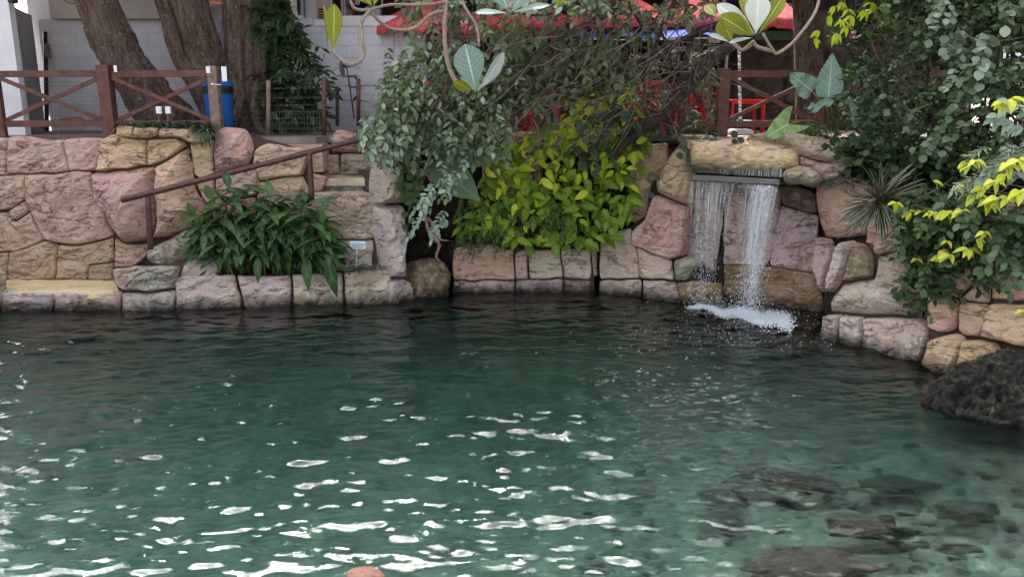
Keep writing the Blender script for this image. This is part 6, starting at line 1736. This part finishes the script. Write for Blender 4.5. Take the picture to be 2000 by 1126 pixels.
# ------------------------------------------------------------------ shrubs on the right bank
m_rd = leaf_material('round_dark_leaf', (.016, .032, .012), (.05, .085, .032), rough=.36, trans=.2)
m_rm = leaf_material('round_mid_leaf', (.05, .085, .04), (.13, .19, .10), rough=.42, trans=.2)
RT = [leaf_template('oval', .085, .05, 3, .2, .2), leaf_template('oval', .10, .085, 3, .12, .15), leaf_template('oval', .12, .105, 4, .12, .15), leaf_template('oval', .07, .042, 3, .2, .2)]
sh = thing('tall_shrub', 'tall dark small leaved shrub filling the upper right corner', 'shrub', tuple(P(1850, 400, 10.9)))
L = Leaves(); TT = Tubes()
pU = [(1690, -60), (1760, 60), (1700, 120), (1690, 190), (1720, 260), (1800, 330), (1900, 330), (2060, 300), (2060, -60)]
YU = lambda x, y: 10.9 - (x - 1650) / 350 * 1.9 - max(0, y - 100) * .0015
bushfill(L, pU, YU, 1.2, 620, lambda x, y: rv.choices((0, 3, 1), (3, 3, 1))[0], (3, 6), .045, (.8, 1.2), TT, (-.3, -.3, -.1), .8)
bushfill(L, [(1640, 150), (1720, 110), (1800, 330), (1700, 330), (1650, 250)], lambda x, y: 10.9, .8, 120, lambda x, y: rv.choices((0, 3, 1), (3, 3, 2))[0], (3, 6), .045, (.8, 1.2), TT, (-.3, -.3, -.1), .8)
for k in range(26):
    px, py = sample(pU); Y_ = YU(px, py) + .5; c = P(px, py, Y_); TT.add([P(1860 + rv.uniform(-60, 100), 420, 10.4), c + rdir(.25) + Vector((0, 0, -.4)), c, c + rdir(.5)], [.022, .015, .009, .004], seg=5, sub=5)
for pts in ([(1700, 40, 10.6), (1740, 90, 10.4), (1790, 140, 10.2), (1850, 170, 10)], [(1680, 265, 10.6), (1760, 262, 10.3), (1830, 240, 10.0), (1900, 215, 9.6), (1960, 190, 9.2)]):
    TT.add([P(*q) for q in pts], .006, seg=5, sub=5)
L.build(RT, [m_rd, m_rm, m_rm, m_greyg], sh); TT.build('stems', M['twig_dark'], sh, 'stuff')
crown(sh, (6.3, 11.6, 6.2), (2.0, 2.0, 2.2), 22000, .17, lo=3.4, name='crown')  # crown thickened to block sky reflected over the sunk rocks

rl = thing('round_leaf_shrub', 'shrub with pale round coin like leaves in front of the tall dark shrub', 'shrub', tuple(P(1980, 420, 9.0)))
L = Leaves(); TT = Tubes()
bushfill(L, [(1820, 0), (1870, -20), (1890, 60), (1880, 90), (1840, 80)], lambda x, y: 9.6, .4, 14, lambda x, y: 0, (3, 6), .07, (.8, 1.2), TT, (.1, -.3, -.8), .3)
bushfill(L, [(1900, 60), (1960, 60), (1990, 150), (1930, 160), (1860, 150)], lambda x, y: 9.3, .4, 16, lambda x, y: rv.choice((0, 0, 1)), (3, 6), .07, (.8, 1.2), TT, (-.5, -.3, -.6), .3)
bushfill(L, [(1860, 150), (2060, 100), (2060, 280), (1900, 300), (1820, 260)], lambda x, y: 9.3, .6, 46, lambda x, y: 1, (3, 6), .07, (.8, 1.2), TT, (-.3, -.3, -.5), .5)
bushfill(L, [(1960, -20), (2060, -20), (2060, 200), (1980, 160)], lambda x, y: 9.1, .5, 26, lambda x, y: rv.choice((0, 1, 1)), (3, 5), .075, (.9, 1.2), TT, (-.3, -.3, -.5), .5)
TT.add([P(2060, 60, 9.2), P(1950, 80, 9.3), P(1880, 70, 9.4)], [.012, .009, .005], seg=5)
L.build([leaf_template('oval', .105, .095, 4, .08, .1), leaf_template('oval', .10, .085, 4, .12, .12)], [m_pale, m_rm], rl); TT.build('stems', M['twig'], rl, 'stuff')

ms = thing('dark_leaf_shrub', 'dark glossy shrub spilling behind the striped spiky plant', 'shrub', tuple(P(1800, 460, 10.2)))
L = Leaves(); TT = Tubes()
bushfill(L, [(1650, 270), (1720, 250), (1860, 290), (1900, 360), (1880, 430), (1800, 400), (1760, 380), (1730, 330), (1652, 340), (1640, 300)], lambda x, y: 10.6 - (x - 1650) / 350 * 1.5, .7, 240, lambda x, y: rv.choices((1, 2), (3, 2))[0], (2, 5), .07, (.85, 1.2), TT, (-.2, -.4, -.3), .6)
bushfill(L, [(1690, -30), (1640, -30), (1660, 20), (1640, 110), (1690, 130), (1720, 40)], lambda x, y: 11.6, .5, 26, lambda x, y: 0, (2, 5), .06, (.9, 1.3), TT, (-.2, -.4, -.3), .6)
L.build(RT, [m_rd, m_rd, m_rd, m_rd], ms); TT.build('stems', M['twig_dark'], ms, 'stuff')

lb = thing('cascading_shrub', 'green shrub cascading over the top of the right bank wall', 'shrub', tuple(P(1850, 470, 9.4)))
L = Leaves(); TT = Tubes()
pL = [(1750, 390), (1820, 360), (1960, 400), (2060, 380), (2060, 480), (1960, 500), (1930, 530), (1880, 520), (1850, 560), (1790, 580), (1765, 570), (1760, 500)]
bushfill(L, pL, lambda x, y: 9.15 - (x - 1750) / 300 * 1.0, .6, 380, lambda x, y: rv.choices((0, 1, 2), (2, 3, 1))[0], (2, 5), .065, (.8, 1.15), TT, (-.1, -.45, -.55), .55)
bushfill(L, [(1860, 360), (2000, 440), (2060, 440), (2060, 520), (1940, 500)], lambda x, y: 8.6 - (x - 1860) / 300 * .7, .3, 26, lambda x, y: 2, (3, 6), .07, (.9, 1.2), TT, (-.3, -.4, -.5), .4)
for k in range(14):
    px, py = sample(pL); c = P(px, py, 9.4 - (px - 1750) / 300 * 1.1); TT.add([c + Vector((.8, .5, .3)), c + Vector((.3, .1, .15)), c], [.008, .006, .003], seg=4, sub=4)
L.build([leaf_template('oval', .10, .055, 3, .2, .2), leaf_template('oval', .10, .07, 3, .15, .2), leaf_template('oval', .115, .075, 4, .12, .15)], [m_mgreen, m_rd, m_rm], lb); TT.build('stems', M['twig'], lb, 'stuff')

ys_ = thing('yellow_shrub', 'shrub with bright yellow lobed young leaves at the right edge', 'shrub', tuple(P(2000, 470, 8.8)))
L = Leaves(); TT = Tubes()
YT = [leaf_template('ovate', .17, .085, 5, .3, .5)] * 2
def star(px, py, Y_, n, sc=1.0):
    c = P(px, py, Y_)
    for k in range(n):
        a = rv.uniform(-PI * .95, -.05 * PI); L.add(rv.choice((0, 0, 1)), c, (math.cos(a), -.35 + rv.gauss(0, .2), math.sin(a) * .6 + .15), (0, -.5, 1), sc * rv.uniform(.7, 1.1))
for (px, py, n, sc) in [(1745, 398, 6, 1.2), (1775, 412, 5, 1), (1800, 412, 5, 1), (1825, 414, 5, 1), (1850, 412, 6, 1.1), (1880, 410, 5, 1.1), (1822, 354, 4, 1), (1870, 362, 4, .9), (1890, 318, 6, 1.1), (1905, 312, 5, 1), (1902, 380, 6, 1.2), (1920, 366, 6, 1.1), (1940, 352, 6, 1.2), (1930, 392, 8, 1.3), (1950, 386, 6, 1.2), (1966, 318, 6, 1.2), (1990, 312, 6, 1.2), (1975, 388, 6, 1.2), (1992, 372, 6, 1.2), (1960, 340, 5, 1),
                       (1840, 488, 4, 1), (1855, 496, 5, 1.1), (1835, 500, 4, .9), (1892, 486, 5, 1.1), (1908, 466, 4, 1), (1922, 452, 4, .9), (1995, 605, 5, .8), (1955, 200, 6, 1.1), (1975, 192, 5, 1.2), (1790, 505, 4, .7), (1850, 470, 3, .7), (1750, 395, 5, 1)]:
    Y_ = 9.2 - (px - 1745) / 255 * 1.3
    star(px, py, Y_, n, sc * .74); TT.add([P(px, py, Y_), P(px + 60, py + 14, Y_ + .3), P(px + 160, py + 30, Y_ + .5)], [.004, .006, .008], seg=4, sub=4)
L.build(YT, [m_yell, m_lime], ys_); TT.build('stems', M['twig'], ys_, 'stuff')
yt = thing('yellow_sprig', 'thin sprig of small yellow green leaves at the top right of the waterfall', 'plant', tuple(P(1690, 265, 11.3)))
L = Leaves(); TT = Tubes()
for (px, py) in ((1640, 5), (1655, 18), (1645, 40), (1662, 30), (1628, 70), (1634, 65), (1600, 60), (1590, 75), (1700, 5), (1712, 14), (1630, 12), (1652, 50), (1690, 20), (1620, 30)):
    c = P(px, py, 10.9)
    for k in range(4): L.add(0, c, Vector((rv.gauss(0, .6), -.3, -.5)), (0, -.7, .7), rv.uniform(.7, 1.1))
TT.add([P(1690, 265, 11.3), P(1680, 150, 11.2), P(1660, 60, 11.0), P(1640, -30, 10.9)], [.012, .01, .008, .005], seg=5)
TT.add([P(1668, 80, 11.0), P(1620, 60, 10.9), P(1590, 80, 10.9), P(1510, 100, 10.9)], [.006, .005, .005, .004], seg=5)
L.build([leaf_template('lance', .14, .05, 4, .3, .35)], [m_lime], yt); TT.build('stems', M['twig_dark'], yt, 'stuff')

ff = thing('feathery_branch', 'pale grey green feathery branch reaching in from the right edge', 'branch', tuple(P(2080, 300, 8.3)))
L = Leaves(); TT = Tubes()
for k in range(26):
    t_ = rv.random(); px = 2050 - 170 * t_; py = 262 + 95 * t_ + rv.gauss(0, 12)
    pinnate(L, TT, P(px, py, 8.3 + rv.uniform(-.1, .2)), (-.8, -.2, -.35 + rv.gauss(0, .3)), rv.randint(5, 9), .03, lambda: 0, rv.uniform(.8, 1.2))
TT.add([P(2120, 270, 8.5), P(2000, 285, 8.4), P(1900, 335, 8.4)], [.012, .009, .004], seg=5)
L.build([leaf_template('lance', .085, .02, 3, .1, .15)], [m_fern], ff, maxn=0); TT.build('stems', M['twig'], ff, 'stuff')
pl_ = thing('pale_leaf_branch', 'branch of pale grey pointed leaves with yellow ones at the right edge', 'branch', tuple(P(2060, 230, 8.4)))
L = Leaves(); TT = Tubes()
for (px, py) in ((1990, 205), (1960, 215), (1975, 235), (1995, 245), (1970, 195), (1950, 225), (2010, 220), (1940, 325), (1985, 335), (1920, 345)):
    c = P(px, py, 8.4)
    for k in range(3): L.add(0, c, Vector((-.6 + rv.gauss(0, .5), -.3, -.4 + rv.gauss(0, .3))), (0, -.7, .7), rv.uniform(.8, 1.2))
    TT.add([c, P(px + 50, py - 8, 8.5), P(2080, py - 10, 8.6)], .005, seg=4, sub=3)
L.build([leaf_template('ovate', .17, .075, 4, .2, .2)], [m_pale], pl_); TT.build('stems', M['twig'], pl_, 'stuff')
# fallen leaves on the terrace edge and ledges
fl_ = thing('fallen_leaf', 'dry brown fallen leaf lying on the planter rim beside the sign', 'leaf', tuple(P(668, 524, 11.75)))
me = mesh_np('leaf_blade', *leaf_template('ovate', .12, .06, 5, .5, .5)); me.materials.append(simple('dry_leaf', (.42, .30, .18), .7, .2, 20, .001))
o = bpy.data.objects.new('leaf_blade', me); COL.objects.link(o); o.parent = fl_; o.rotation_euler = (.3, .2, 2.2); o.location = (0, 0, .015)
